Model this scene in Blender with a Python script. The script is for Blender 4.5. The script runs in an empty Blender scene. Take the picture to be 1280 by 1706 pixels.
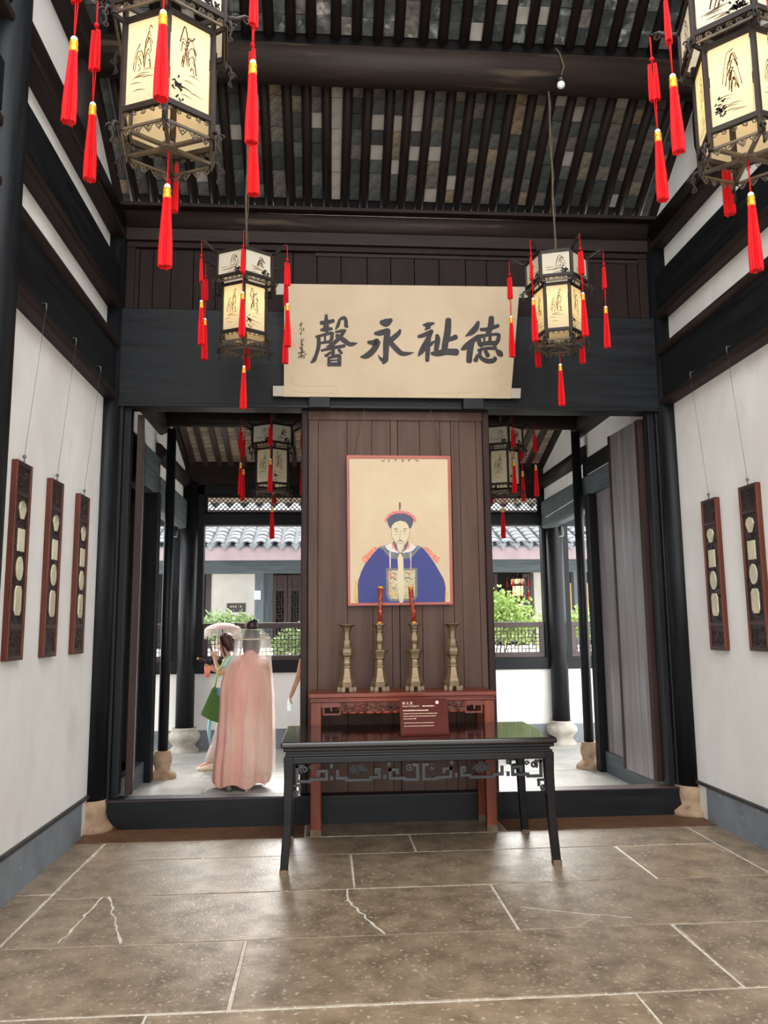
import bpy, math, random
from mathutils import Vector, Matrix
PI = math.pi
rnd = random.Random(7)
scene = bpy.context.scene
col = scene.collection

# ------------------------------------------------------------------ camera
F_PX, PITCH, YAW, ROLL = 1329.1, 0.143, 0.0738, -0.0099
CAM = Vector((0, 0, 1.6))
_F = Vector((math.sin(YAW)*math.cos(PITCH), math.cos(YAW)*math.cos(PITCH), math.sin(PITCH)))
_R0 = Vector((math.cos(YAW), -math.sin(YAW), 0)); _U0 = _R0.cross(_F)
_R = math.cos(ROLL)*_R0 + math.sin(ROLL)*_U0
_U = math.cos(ROLL)*_U0 - math.sin(ROLL)*_R0
cd = bpy.data.cameras.new('camera'); cam = bpy.data.objects.new('camera', cd); col.objects.link(cam)
cd.sensor_fit = 'VERTICAL'; cd.sensor_height = 36.0; cd.lens = F_PX/1706*36.0
cd.clip_start = 0.05; cd.clip_end = 200
m = Matrix((_R, _U, -_F)).transposed().to_4x4(); m.translation = CAM
cam.matrix_world = m
scene.camera = cam

def at(x, y, X=None, Y=None, Z=None):
    d = _F + _R*((x-640)/F_PX) - _U*((y-853)/F_PX)
    t = (X-CAM.x)/d.x if X is not None else (Y-CAM.y)/d.y if Y is not None else (Z-CAM.z)/d.z
    return CAM + d*t
def onplane(x, y, P, n):
    d = _F + _R*((x-640)/F_PX) - _U*((y-853)/F_PX)
    return CAM + d*((P-CAM).dot(n)/d.dot(n))

# ------------------------------------------------------------------ world / light / exposure
w = bpy.data.worlds.new('sky'); scene.world = w; w.use_nodes = True
bg = w.node_tree.nodes['Background']
bg.inputs[0].default_value = (0.97, 0.985, 1.0, 1); bg.inputs[1].default_value = 3.0
scene.view_settings.view_transform = 'Standard'; scene.view_settings.look = 'None'
scene.view_settings.gamma = 1.0; scene.view_settings.use_curve_mapping = False
scene.view_settings.exposure = 0.8
sd = bpy.data.lights.new('sun', 'SUN'); sd.energy = 5.0; sd.angle = 0.5; sd.color = (1, .96, .9)
so = bpy.data.objects.new('sun', sd); col.objects.link(so); so.rotation_euler = (math.radians(-55), math.radians(4), 0)

# ------------------------------------------------------------------ materials
def lin(c):
    return tuple(((v/255)/12.92 if v <= 10 else (((v/255)+.055)/1.055)**2.4) for v in c)+(1,)
MATS = {}
def mat(name, c1, c2=None, scale=6, rough=.55, bump=0, stretch=(1, 1, 1), metal=0, coat=0, lo=.35, hi=.65,
        detail=6, spec=.5, c3=None, s3=60, lo3=.62, hi3=.7, rvar=0, bscale=None, alpha=1):
    mt = bpy.data.materials.new(name); mt.use_nodes = True; MATS[name] = mt
    nt = mt.node_tree; N = nt.nodes; L = nt.links; b = N['Principled BSDF']
    b.inputs['Roughness'].default_value = rough; b.inputs['Metallic'].default_value = metal
    b.inputs['Coat Weight'].default_value = coat; b.inputs['Coat Roughness'].default_value = .12
    b.inputs['Specular IOR Level'].default_value = spec
    b.inputs['Alpha'].default_value = alpha
    b.inputs['Base Color'].default_value = lin(c1)
    if c2 is None and not bump: return mt
    tc = N.new('ShaderNodeTexCoord'); mp = N.new('ShaderNodeMapping'); mp.inputs['Scale'].default_value = stretch
    L.new(tc.outputs['Object'], mp.inputs['Vector'])
    nz = N.new('ShaderNodeTexNoise'); nz.inputs['Scale'].default_value = scale; nz.inputs['Detail'].default_value = detail
    nz.inputs['Roughness'].default_value = .6
    L.new(mp.outputs[0], nz.inputs['Vector'])
    if c2 is not None:
        r = N.new('ShaderNodeValToRGB'); r.color_ramp.elements[0].position = lo; r.color_ramp.elements[1].position = hi
        r.color_ramp.elements[0].color = lin(c1); r.color_ramp.elements[1].color = lin(c2)
        L.new(nz.outputs['Fac'], r.inputs[0]); out = r.outputs[0]
        if c3 is not None:
            n3 = N.new('ShaderNodeTexNoise'); n3.inputs['Scale'].default_value = s3; n3.inputs['Detail'].default_value = 3
            L.new(mp.outputs[0], n3.inputs['Vector'])
            r3 = N.new('ShaderNodeValToRGB'); r3.color_ramp.elements[0].position = lo3; r3.color_ramp.elements[1].position = hi3
            L.new(n3.outputs['Fac'], r3.inputs[0])
            mx = N.new('ShaderNodeMix'); mx.data_type = 'RGBA'
            L.new(r3.outputs[0], mx.inputs[0]); L.new(out, mx.inputs[6]); mx.inputs[7].default_value = lin(c3)
            out = mx.outputs[2]
        L.new(out, b.inputs['Base Color'])
    if rvar:
        ma = N.new('ShaderNodeMapRange'); ma.inputs[3].default_value = rough-rvar; ma.inputs[4].default_value = rough+rvar
        ma.inputs[1].default_value = .3; ma.inputs[2].default_value = .7
        L.new(nz.outputs['Fac'], ma.inputs[0]); L.new(ma.outputs[0], b.inputs['Roughness'])
    if bump:
        nb = nz
        if bscale:
            nb = N.new('ShaderNodeTexNoise'); nb.inputs['Scale'].default_value = bscale; nb.inputs['Detail'].default_value = 4
            L.new(mp.outputs[0], nb.inputs['Vector'])
        bp = N.new('ShaderNodeBump'); bp.inputs['Strength'].default_value = bump; bp.inputs['Distance'].default_value = .01
        L.new(nb.outputs['Fac'], bp.inputs['Height']); L.new(bp.outputs[0], b.inputs['Normal'])
    return mt
def trans(name, c, ct=None, fac=.5, alpha=None):
    mt = bpy.data.materials.new(name); mt.use_nodes = True; MATS[name] = mt
    nt = mt.node_tree; N = nt.nodes; L = nt.links; N.remove(N['Principled BSDF']); o = N['Material Output']
    d = N.new('ShaderNodeBsdfDiffuse'); d.inputs[0].default_value = lin(c)
    t = N.new('ShaderNodeBsdfTranslucent'); t.inputs[0].default_value = lin(ct or c)
    mx = N.new('ShaderNodeMixShader'); mx.inputs[0].default_value = fac
    L.new(d.outputs[0], mx.inputs[1]); L.new(t.outputs[0], mx.inputs[2]); out = mx.outputs[0]
    if alpha is not None:
        tr = N.new('ShaderNodeBsdfTransparent'); m2 = N.new('ShaderNodeMixShader'); m2.inputs[0].default_value = alpha
        L.new(tr.outputs[0], m2.inputs[1]); L.new(out, m2.inputs[2]); out = m2.outputs[0]
    L.new(out, o.inputs[0]); return mt
def emis(name, c, s):
    mt = bpy.data.materials.new(name); mt.use_nodes = True; MATS[name] = mt
    b = mt.node_tree.nodes['Principled BSDF']; b.inputs['Base Color'].default_value = lin(c)
    b.inputs['Emission Color'].default_value = lin(c); b.inputs['Emission Strength'].default_value = s
    return mt

mat('plaster', (238, 236, 232), (224, 220, 214), 1.3, .9, .12, c3=(204, 196, 186), s3=2.3, lo3=.6, hi3=.95, bscale=9, stretch=(1, 1, .6))
mat('plaster_far', (226, 222, 214), (205, 200, 192), 1.5, .9)
mat('base_grey', (128, 135, 142), (108, 114, 120), 3, .6, .1, c3=(205, 208, 210), s3=30, lo3=.7, hi3=.73)
mat('base_strip', (38, 38, 40), (70, 68, 66), 12, .6)
for ax, st in (('x', (1, 12, 12)), ('y', (12, 1, 12)), ('z', (12, 12, 1))):
    mat('black_wood_'+ax, (14, 15, 17), (25, 27, 30), 1.6, .45, .1, st, c3=(46, 42, 38), s3=1.1, lo3=.62, hi3=.85, rvar=.08, spec=.22)
    mat('brown_wood_'+ax, (30, 22, 20), (44, 33, 29), 1.8, .55, .12, st, c3=(66, 54, 45), s3=1.3, lo3=.64, hi3=.85, spec=.2)
    mat('maroon_wood_'+ax, (56, 40, 38), (68, 50, 47), 1.6, .42, .08, st)
    mat('slate_wood_'+ax, (58, 68, 74), (84, 92, 96), 1.7, .55, .12, st, c3=(130, 120, 104), s3=1.4, lo3=.62, hi3=.8)
mat('purlin_wood', (46, 36, 31), (34, 26, 23), 1.5, .6, .12, (1, 10, 10), c3=(104, 90, 72), s3=1.0, lo3=.6, hi3=.85, spec=.2)
mat('screen_wood', (90, 66, 54), (76, 55, 45), 1.3, .5, .1, (9, 9, .7), c3=(58, 41, 35), s3=1.4, lo3=.58, hi3=.85, spec=.22)
mat('frieze_wood', (38, 25, 22), (30, 20, 18), 1.8, .6, .1, (9, 9, .8), spec=.15)
mat('door_wood', (134, 129, 130), (112, 102, 105), 1.5, .33, .08, (12, 12, .7), c3=(150, 148, 150), s3=.9, lo3=.5, hi3=.8)
mat('door_edge', (58, 38, 36), (42, 29, 27), 1.5, .55, .08, (10, 10, 1), spec=.2)
mat('dark_room', (20, 17, 16), rough=.8)  # near-black colour, also stands in for shade in the unlit interiors
mat('slab', (154, 134, 110), (106, 89, 70), 4, .36, .2, c3=(196, 182, 162), s3=34, lo3=.59, hi3=.74, detail=12, rvar=.08, bscale=85, spec=.5)
mat('slab_b', (146, 128, 106), (100, 85, 68), 5, .36, .2, c3=(190, 176, 156), s3=38, lo3=.59, hi3=.74, detail=12, rvar=.08, bscale=80, spec=.5)
mat('slab_porch', (168, 166, 160), (142, 140, 134), 3, .5, .3, c3=(200, 198, 192), s3=70, lo3=.55, hi3=.7, bscale=90)
mat('mortar', (212, 204, 190), (176, 166, 150), 25, .8)
mat('kerb_stone', (110, 76, 50), (84, 56, 38), 5, .6, .4, (1, 2.5, 6), c3=(140, 104, 74), s3=18, lo3=.58, hi3=.75)
mat('base_stone', (172, 146, 116), (136, 108, 84), 6, .75, .4, c3=(100, 80, 64), s3=14, lo3=.62, hi3=.8)
mat('base_stone_grey', (182, 176, 164), (146, 138, 126), 6, .75, .4)
BR = [(94, 94, 89), (80, 82, 79), (66, 68, 66), (112, 106, 94), (126, 117, 98), (142, 124, 98), (104, 96, 90), (52, 54, 53)]
for i, c in enumerate(BR):
    mat('brick%d' % i, c, tuple(int(v*.5) for v in c), 14, .8, .2, c3=tuple(min(255, int(v*1.7)) for v in c), s3=11, lo3=.56, hi3=.7)
mat('brick_white', (158, 150, 142), (134, 126, 116), 6, .8, .1)
mat('porch_brick', (196, 182, 160), (164, 148, 128), 7, .8, .15)
mat('porch_brick_b', (172, 158, 140), (140, 126, 108), 7, .8, .15)
mat('table_black', (20, 17, 16), (12, 11, 11), 2, .3, .05, (1, 8, 8), spec=.25)
mat('table_top', (30, 22, 19), (18, 14, 13), 1.4, .12, .02, (1, 9, 9), coat=.4)
mat('table_fret', (46, 46, 48), (32, 32, 34), 4, .3, spec=.35)  # blue-grey highlights on the fretwork put into a lighter base colour
mat('table_worn', (120, 96, 72), (84, 64, 48), 12, .6)
mat('altar_wood', (128, 54, 32), (92, 36, 24), 1.6, .3, .06, (1, 8, 8), spec=.3)
mat('altar_wood_z', (128, 62, 40), (94, 44, 30), 1.6, .35, .06, (8, 8, 1), spec=.25)
mat('altar_carving', (112, 60, 42), (60, 28, 20), 12, .35, .2, spec=.3)
mat('bronze', (134, 112, 82), (98, 82, 60), 7, .42, .1, metal=.35, spec=.5)
mat('candle_red', (132, 24, 18), (190, 132, 56), 55, .45, .1, (1, 1, .6), lo=.54, hi=.6)
mat('placard', (82, 28, 18), (70, 24, 15), 2, .5, spec=.12)
mat('placard_text', (226, 200, 170), rough=.6)
mat('paper_banner', (190, 171, 144), (181, 161, 134), 2, .85, c3=(170, 148, 118), s3=1.5, lo3=.6, hi3=.95)
mat('ink', (52, 46, 46), (36, 32, 34), 20, .7)
mat('ink_small', (40, 30, 26), rough=.8)
mat('seal_red', (196, 140, 116), (206, 176, 146), 60, .8)
mat('crease', (176, 152, 120), rough=.8)
mat('roller_end', (172, 162, 148), rough=.6)
mat('paper_portrait', (208, 188, 156), (200, 178, 146), 2.4, .75)
mat('portrait_border', (178, 96, 82), (164, 86, 74), 3, .6)
mat('p_blue', (66, 72, 132), (56, 61, 114), 30, .75, stretch=(6, 1, 1))
mat('p_grey', (84, 84, 104), rough=.75)
mat('p_pink', (206, 96, 104), (222, 140, 132), 50, .75)
mat('p_red', (206, 104, 92), (228, 160, 120), 70, .75)
mat('p_olive', (140, 136, 100), (86, 96, 120), 90, .75)
mat('p_cream', (210, 194, 162), rough=.75)
mat('p_white', (232, 222, 206), (200, 180, 170), 60, .75)
mat('p_badge', (206, 190, 146), (150, 150, 130), 70, .75, lo=.45, hi=.6)
mat('p_tan', (226, 186, 116), (196, 150, 84), 50, .75)
mat('p_line', (120, 96, 78), rough=.8)
mat('p_teal', (70, 100, 140), rough=.8)
mat('lantern_frame', (46, 35, 28), (30, 24, 20), 6, .5, .05, spec=.25)
mat('lantern_scroll', (92, 76, 54), (60, 48, 36), 8, .45)
trans('lantern_panel', (216, 206, 182), (255, 240, 200), .55)
trans('lantern_panel_top', (212, 206, 190), (250, 240, 210), .4)
trans('panel_ink', (84, 62, 44), (92, 60, 30), .4)
trans('panel_ink_dark', (44, 42, 46), (50, 44, 40), .3)
mat('tassel_red', (206, 6, 16), (176, 2, 10), 40, .6, .2, (6, 6, 1), spec=.2)
mat('gold', (232, 160, 40), rough=.35, metal=.4)
mat('bead', (232, 220, 214), rough=.3)
mat('rope', (92, 78, 56), (60, 50, 38), 60, .8)
mat('frame_brown', (100, 48, 32), (74, 35, 25), 2.2, .4, .06, (8, 8, 1), spec=.3)
mat('frame_dark', (70, 46, 42), (52, 34, 32), 3, .4)
mat('frame_carving', (48, 34, 32), (30, 22, 22), 14, .45, .2)
mat('inlay', (222, 212, 182), (190, 184, 154), 9, .25, c3=(120, 124, 108), s3=9, lo3=.62, hi3=.85)
mat('wire', (120, 118, 114), rough=.4, metal=.8)
mat('metal_dark', (24, 24, 26), rough=.4)
mat('brass', (190, 170, 120), rough=.3, metal=.8)
mat('bulb', (232, 230, 224), rough=.2)
mat('tile', (112, 116, 120), (88, 92, 96), 6, .8, .2, c3=(140, 142, 146), s3=8, lo3=.55, hi3=.8)
mat('tile_pan', (112, 116, 120), (90, 94, 98), 6, .8)
mat('fascia', (134, 118, 120), (122, 106, 110), 3, .7)
mat('leaf_a', (132, 156, 100), (168, 188, 136), 8, .5)
mat('leaf_b', (150, 178, 96), (186, 206, 126), 8, .5)
mat('stem', (86, 72, 52), rough=.8)
mat('warm_glow_paint', (206, 160, 98), rough=.8)
mat('sign_dark', (66, 62, 62), rough=.5)
mat('notice_blue', (176, 206, 226), rough=.5)
mat('skin', (214, 166, 140), (204, 152, 126), 12, .5)
mat('hair', (36, 28, 26), (58, 36, 32), 20, .45, .2, (10, 10, 1))
mat('hair_red', (60, 32, 30), (84, 44, 40), 20, .45, .2, (10, 10, 1))
mat('pink_dress', (226, 158, 144), (232, 188, 168), 1.6, .8, c3=(240, 214, 198), s3=2.2, lo3=.5, hi3=.75, stretch=(2.5, 2.5, .6))
def veil_mat(name, c, a0, a1, st):
    mt = trans(name, c, c, .85, alpha=.3); nt = mt.node_tree; N = nt.nodes; L = nt.links
    tc = N.new('ShaderNodeTexCoord'); mp = N.new('ShaderNodeMapping'); mp.inputs['Scale'].default_value = st; L.new(tc.outputs['Object'], mp.inputs[0])
    nz = N.new('ShaderNodeTexNoise'); nz.inputs['Scale'].default_value = 9; nz.inputs['Detail'].default_value = 3; L.new(mp.outputs[0], nz.inputs['Vector'])
    mr = N.new('ShaderNodeMapRange'); mr.inputs[1].default_value = .38; mr.inputs[2].default_value = .66; mr.inputs[3].default_value = a0; mr.inputs[4].default_value = a1
    L.new(nz.outputs['Fac'], mr.inputs[0])
    for n in N:
        if n.type == 'MIX_SHADER' and any(l.from_node.type == 'BSDF_TRANSPARENT' for l in n.inputs[1].links): L.new(mr.outputs[0], n.inputs[0])
veil_mat('veil', (252, 244, 236), .2, .42, (.8, .8, .05))
trans('veil_hat', (250, 244, 232), (250, 240, 224), .4, alpha=.24)
mat('hat_rim', (236, 216, 184), rough=.7)
mat('mint', (184, 206, 190), (160, 188, 172), 8, .8)
mat('trousers', (230, 210, 202), (214, 190, 180), 6, .8)
mat('bag_green', (74, 116, 46), (60, 98, 36), 6, .7)
mat('flower_blue', (112, 160, 208), (86, 130, 186), 20, .7)
mat('flower_cyan', (150, 206, 214), rough=.7)
mat('phone', (40, 40, 66), rough=.2)
mat('shoe', (236, 214, 190), rough=.6)
mat('shoe_grey', (120, 112, 98), rough=.7)
mat('black_cloth', (28, 28, 30), rough=.85)
mat('grey_cloth', (60, 66, 78), rough=.85)
trans('cup', (250, 160, 140), (250, 190, 170), .5, alpha=.55)
trans('bottle_clear', (230, 244, 246), (230, 244, 246), .5, alpha=.5)
mat('parasol_pink', (238, 190, 184), (246, 220, 214), 8, .8)
mat('fringe', (232, 218, 208), rough=.8)
mat('ground', (222, 220, 212), (204, 202, 194), 3, .8)

# ------------------------------------------------------------------ mesh helpers
class MB:
    def __init__(s): s.v = []; s.f = []; s.m = []; s.s = []
    def add(s, vs, fs, mi=0, sm=False):
        o = len(s.v); s.v += [tuple(v) for v in vs]
        for f in fs: s.f.append(tuple(i+o for i in f)); s.m.append(mi); s.s.append(sm)
        return s
    def bb(s, x0, x1, y0, y1, z0, z1, mi=0):
        return s.add([(x0,y0,z0),(x1,y0,z0),(x1,y1,z0),(x0,y1,z0),(x0,y0,z1),(x1,y0,z1),(x1,y1,z1),(x0,y1,z1)],
              [(0,3,2,1),(4,5,6,7),(0,1,5,4),(1,2,6,5),(2,3,7,6),(3,0,4,7)], mi)
    def bar(s, a, b, wu, wv, up=(0,0,1), mi=0):
        a = Vector(a); b = Vector(b); d = (b-a).normalized(); u = Vector(up)
        if abs(d.dot(u)) > .99: u = Vector((0,1,0))
        x = d.cross(u).normalized()*wu/2; y = x.cross(d).normalized()*wv/2
        return s.add([a-x-y,a+x-y,a+x+y,a-x+y,b-x-y,b+x-y,b+x+y,b-x+y],
              [(0,3,2,1),(4,5,6,7),(0,1,5,4),(1,2,6,5),(2,3,7,6),(3,0,4,7)], mi)
    def tube(s, pts, r, n=8, mi=0, sm=True, cap=True):
        P = [Vector(p) for p in pts]; rs = r if isinstance(r, (list, tuple)) else [r]*len(P)
        vs = []; prev = None
        for i, p in enumerate(P):
            t = (P[min(i+1, len(P)-1)]-P[max(i-1, 0)]).normalized()
            if prev is None:
                u = Vector((0,0,1)) if abs(t.z) < .9 else Vector((1,0,0))
                x = t.cross(u).normalized()
            else:
                x = (prev - t*prev.dot(t)).normalized()
            prev = x; y = t.cross(x)
            for k in range(n):
                a = 2*PI*k/n; vs.append(p + (x*math.cos(a)+y*math.sin(a))*rs[i])
        fs = [(i*n+k, i*n+(k+1) % n, (i+1)*n+(k+1) % n, (i+1)*n+k) for i in range(len(P)-1) for k in range(n)]
        s.add(vs, fs, mi, sm)
        if cap:
            o = len(s.v)-len(vs)
            s.f.append(tuple(o+k for k in reversed(range(n)))); s.m.append(mi); s.s.append(False)
            s.f.append(tuple(o+(len(P)-1)*n+k for k in range(n))); s.m.append(mi); s.s.append(False)
        return s
    def lathe(s, prof, n=16, c=(0,0,0), ph=0, mi=0, sm=True, sx=1, sy=1):
        vs = [(c[0]+r*sx*math.cos(2*PI*k/n+ph), c[1]+r*sy*math.sin(2*PI*k/n+ph), c[2]+z) for r, z in prof for k in range(n)]
        fs = [(i*n+k, i*n+(k+1) % n, (i+1)*n+(k+1) % n, (i+1)*n+k) for i in range(len(prof)-1) for k in range(n)]
        o = len(s.v); s.add(vs, fs, mi, sm)
        s.f.append(tuple(o+k for k in reversed(range(n)))); s.m.append(mi); s.s.append(False)
        s.f.append(tuple(o+(len(prof)-1)*n+k for k in range(n))); s.m.append(mi); s.s.append(False)
        return s
    def loft(s, rings, mi=0, sm=True, cap=True):
        n = len(rings[0]); vs = [p for r in rings for p in r]
        fs = [(i*n+k, i*n+(k+1) % n, (i+1)*n+(k+1) % n, (i+1)*n+k) for i in range(len(rings)-1) for k in range(n)]
        o = len(s.v); s.add(vs, fs, mi, sm)
        if cap:
            s.f.append(tuple(o+k for k in reversed(range(n)))); s.m.append(mi); s.s.append(sm)
            s.f.append(tuple(o+(len(rings)-1)*n+k for k in range(n))); s.m.append(mi); s.s.append(sm)
        return s
    def ball(s, c, r, n=10, mi=0, sx=1, sy=1, sz=1):
        prof = [(max(1e-4, r*math.sin(PI*i/n)), -r*sz*math.cos(PI*i/n)) for i in range(n+1)]
        return s.lathe(prof, n+2, c, 0, mi, True, sx, sy)
    def prism(s, poly, fn, d0, d1, mi=0):
        n = len(poly)
        vs = [fn(u, v, d0) for u, v in poly]+[fn(u, v, d1) for u, v in poly]
        return s.add(vs, [tuple(range(n)), tuple(reversed(range(n, 2*n)))]+[(k, k+n, (k+1) % n+n, (k+1) % n) for k in range(n)], mi)
    def flat(s, poly, fn, mi=0):
        return s.add([fn(u, v) for u, v in poly], [tuple(range(len(poly)))], mi)
    def stroke(s, pts, fn, mi=0):
        # brush stroke: smooth variable-width ribbon with rounded ends
        P = []
        n = len(pts)
        for i in range(n-1):
            p0 = pts[max(i-1, 0)]; p1 = pts[i]; p2 = pts[i+1]; p3 = pts[min(i+2, n-1)]
            for k in range(5):
                t = k/5
                P.append(tuple(.5*((2*p1[j])+(-p0[j]+p2[j])*t+(2*p0[j]-5*p1[j]+4*p2[j]-p3[j])*t*t+(-p0[j]+3*p1[j]-3*p2[j]+p3[j])*t**3) for j in range(3)))
        P.append(pts[-1])
        Lp = []; Rp = []
        for i, p in enumerate(P):
            a = P[max(i-1, 0)]; b = P[min(i+1, len(P)-1)]
            dx, dy = b[0]-a[0], b[1]-a[1]; l = math.hypot(dx, dy) or 1
            nx, ny = -dy/l, dx/l; hw = max(p[2], 1e-4)/2
            Lp.append((p[0]+nx*hw, p[1]+ny*hw)); Rp.append((p[0]-nx*hw, p[1]-ny*hw))
        def cap(p, q, sgn):
            dx, dy = p[0]-q[0], p[1]-q[1]; l = math.hypot(dx, dy) or 1; dx /= l; dy /= l; h = max(p[2], 1e-4)/2
            return [(p[0]+h*(math.sin(a)*dx*.7 - sgn*math.cos(a)*dy), p[1]+h*(math.sin(a)*dy*.7 + sgn*math.cos(a)*dx)) for a in (PI*.2, PI*.4, PI*.6, PI*.8)]
        for i in range(len(P)-1):
            s.flat([Lp[i], Lp[i+1], Rp[i+1], Rp[i]], fn, mi)
        s.flat([Lp[-1]]+cap(P[-1], P[-2], 1)+[Rp[-1]], fn, mi)
        s.flat([Rp[0]]+cap(P[0], P[1], 1)+[Lp[0]], fn, mi)
        return s
    def curl(s, c, r, fn, tr=.004, turns=1.4, ph=0, d=0, n=5):
        pts = []
        for i in range(15):
            t = i/14; a = ph+turns*2*PI*t; rr = r*(1-.8*t); pts.append(fn(c[0]+rr*math.cos(a), c[1]+rr*math.sin(a), d))
        return s.tube(pts, tr, n)
    def mesh(s, name, mats):
        me = bpy.data.meshes.new(name); me.from_pydata(s.v, [], s.f)
        for x in (mats if isinstance(mats, (list, tuple)) else [mats]): me.materials.append(MATS[x])
        me.polygons.foreach_set('material_index', s.m); me.polygons.foreach_set('use_smooth', s.s)
        me.update(); return me
    def build(s, name, mats, parent=None, bev=0, loc=None):
        return link(name, s.mesh(name, mats), parent, bev, loc)
def link(name, me, parent=None, bev=0, loc=None):
    o = bpy.data.objects.new(name, me); col.objects.link(o)
    if parent is not None: o.parent = parent
    if loc is not None: o.location = loc
    if bev:
        b = o.modifiers.new('bevel', 'BEVEL'); b.width = bev; b.segments = 2; b.limit_method = 'ANGLE'
    return o
def tag(o, label=None, cat=None, group=None, kind=None):
    if label: o['label'] = label
    if cat: o['category'] = cat
    if group: o['group'] = group
    if kind: o['kind'] = kind
    return o
def thing(name, label, cat, loc=(0,0,0), rz=0, group=None):
    o = bpy.data.objects.new(name, None); col.objects.link(o); o.location = loc; o.rotation_euler = (0,0,rz)
    o.empty_display_size = .1
    return tag(o, label, cat, group)
def struct(name, mb, mats, label=None, bev=0):
    o = mb.build(name, mats, None, bev); return tag(o, label, None, None, 'structure')
def copy_tree(o, parent=None):
    c = o.copy(); col.objects.link(c); c.parent = parent
    for ch in list(o.children): copy_tree(ch, c)
    return c
def B(*a): return MB().bb(*a)
def text_mesh(body, size, fn, mb, mi=0):
    cu = bpy.data.curves.new('lettering', 'FONT'); cu.body = body; cu.size = size
    ob = bpy.data.objects.new('lettering', cu); col.objects.link(ob)
    dg = bpy.context.evaluated_depsgraph_get(); dg.update()
    me = ob.evaluated_get(dg).to_mesh()
    vs = [fn(v.co.x, v.co.y) for v in me.vertices]; fs = [tuple(p.vertices) for p in me.polygons]
    mb.add(vs, fs, mi); wd = max([v.co.x for v in me.vertices] or [0])
    ob.evaluated_get(dg).to_mesh_clear(); bpy.data.objects.remove(ob); bpy.data.curves.remove(cu)
    return wd

XL, XR, D = -1.908, 3.149, 6.97
XC = .62

# ================================================================== FLOOR
fl = struct('floor', B(XL-.3, XR+.3, -2.0, 7.05, -.06, -.004), 'mortar', 'worn granite slab floor of the hall with pale mortar joints')
def slab(parent, x0, x1, y0, y1, m_, g=.0075, h=.05, name='stone_slab'):
    j = lambda: rnd.uniform(-.004, .004)
    dz = rnd.uniform(-.0015, .0015)
    a = [(x0+g+j(), y0+g+j()), (x1-g+j(), y0+g+j()), (x1-g+j(), y1-g+j()), (x0+g+j(), y1-g+j())]
    b = MB(); cx, cy = (x0+x1)/2, (y0+y1)/2
    vs = [(x-cx, y-cy, -h) for x, y in a]+[(x-cx, y-cy, dz) for x, y in a]
    b.add(vs, [(0,3,2,1),(4,5,6,7),(0,1,5,4),(1,2,6,5),(2,3,7,6),(3,0,4,7)])
    return b.build(name, m_, parent, .004, (cx, cy, 0))
rows = [(-2.0,-.6,[.3]),(-.6,.6,[-.5,1.4]),(.6,1.5,[.5]),(1.5,2.25,[-.6,1.9]),(2.25,2.97,[.6]),(2.97,3.68,[-.75,1.36]),(3.68,4.45,[-.41,1.86]),
        (4.45,5.21,[1.03]),(5.21,5.98,[.18,2.1]),(5.98,6.47,[-.86,.65])]
for y0, y1, js in rows:
    xs = [-1.66]+js+[2.87]
    for a, b in zip(xs, xs[1:]): slab(fl, a, b, y0, y1, rnd.choice(['slab', 'slab_b']))
for (xa, xb) in ((XL-.05, -1.66), (2.87, XR+.05)):
    for y0, y1 in ((-2,1.1),(1.1,3.4),(3.4,5.3),(5.3,6.47)): slab(fl, xa, xb, y0, y1, 'slab_b')
for xa, xb, mm in ((XL-.05,-.16,'kerb_stone'),(-.16,1.42,'slab_b'),(1.42,XR+.05,'kerb_stone')):
    slab(fl, xa, xb, 6.47, 7.05, mm)
cr = MB()
up = lambda u, v: (u, v, .0022)
def crack(pts, wd=.014):
    P = []
    for (a, b) in zip(pts, pts[1:]):
        n = max(2, int(math.hypot(b[0]-a[0], b[1]-a[1])/.05))
        for i in range(n): P.append((a[0]+(b[0]-a[0])*i/n+rnd.uniform(-.008,.008), a[1]+(b[1]-a[1])*i/n+rnd.uniform(-.008,.008), wd*rnd.uniform(.4,1.3)))
    P.append((pts[-1][0], pts[-1][1], wd)); cr.stroke(P, up)
crack([(-1.37,4.5),(-1.34,5.21)]); crack([(-1.30,5.2),(-1.05,4.46)]); crack([(.13,5.2),(.13,5.0),(.31,4.46)])
crack([(1.12,4.78),(1.4,4.66),(1.68,4.56)]); crack([(1.26,5.98),(1.5,5.7),(1.62,5.25)], .005)
crack([(.42,6.46),(.5,6.2),(.4,6.0)], .005); crack([(1.35,4.46),(1.45,4.55)], .006)
cro = cr.build('mortar_crack', 'mortar', fl); cro['kind'] = 'stuff'

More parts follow.
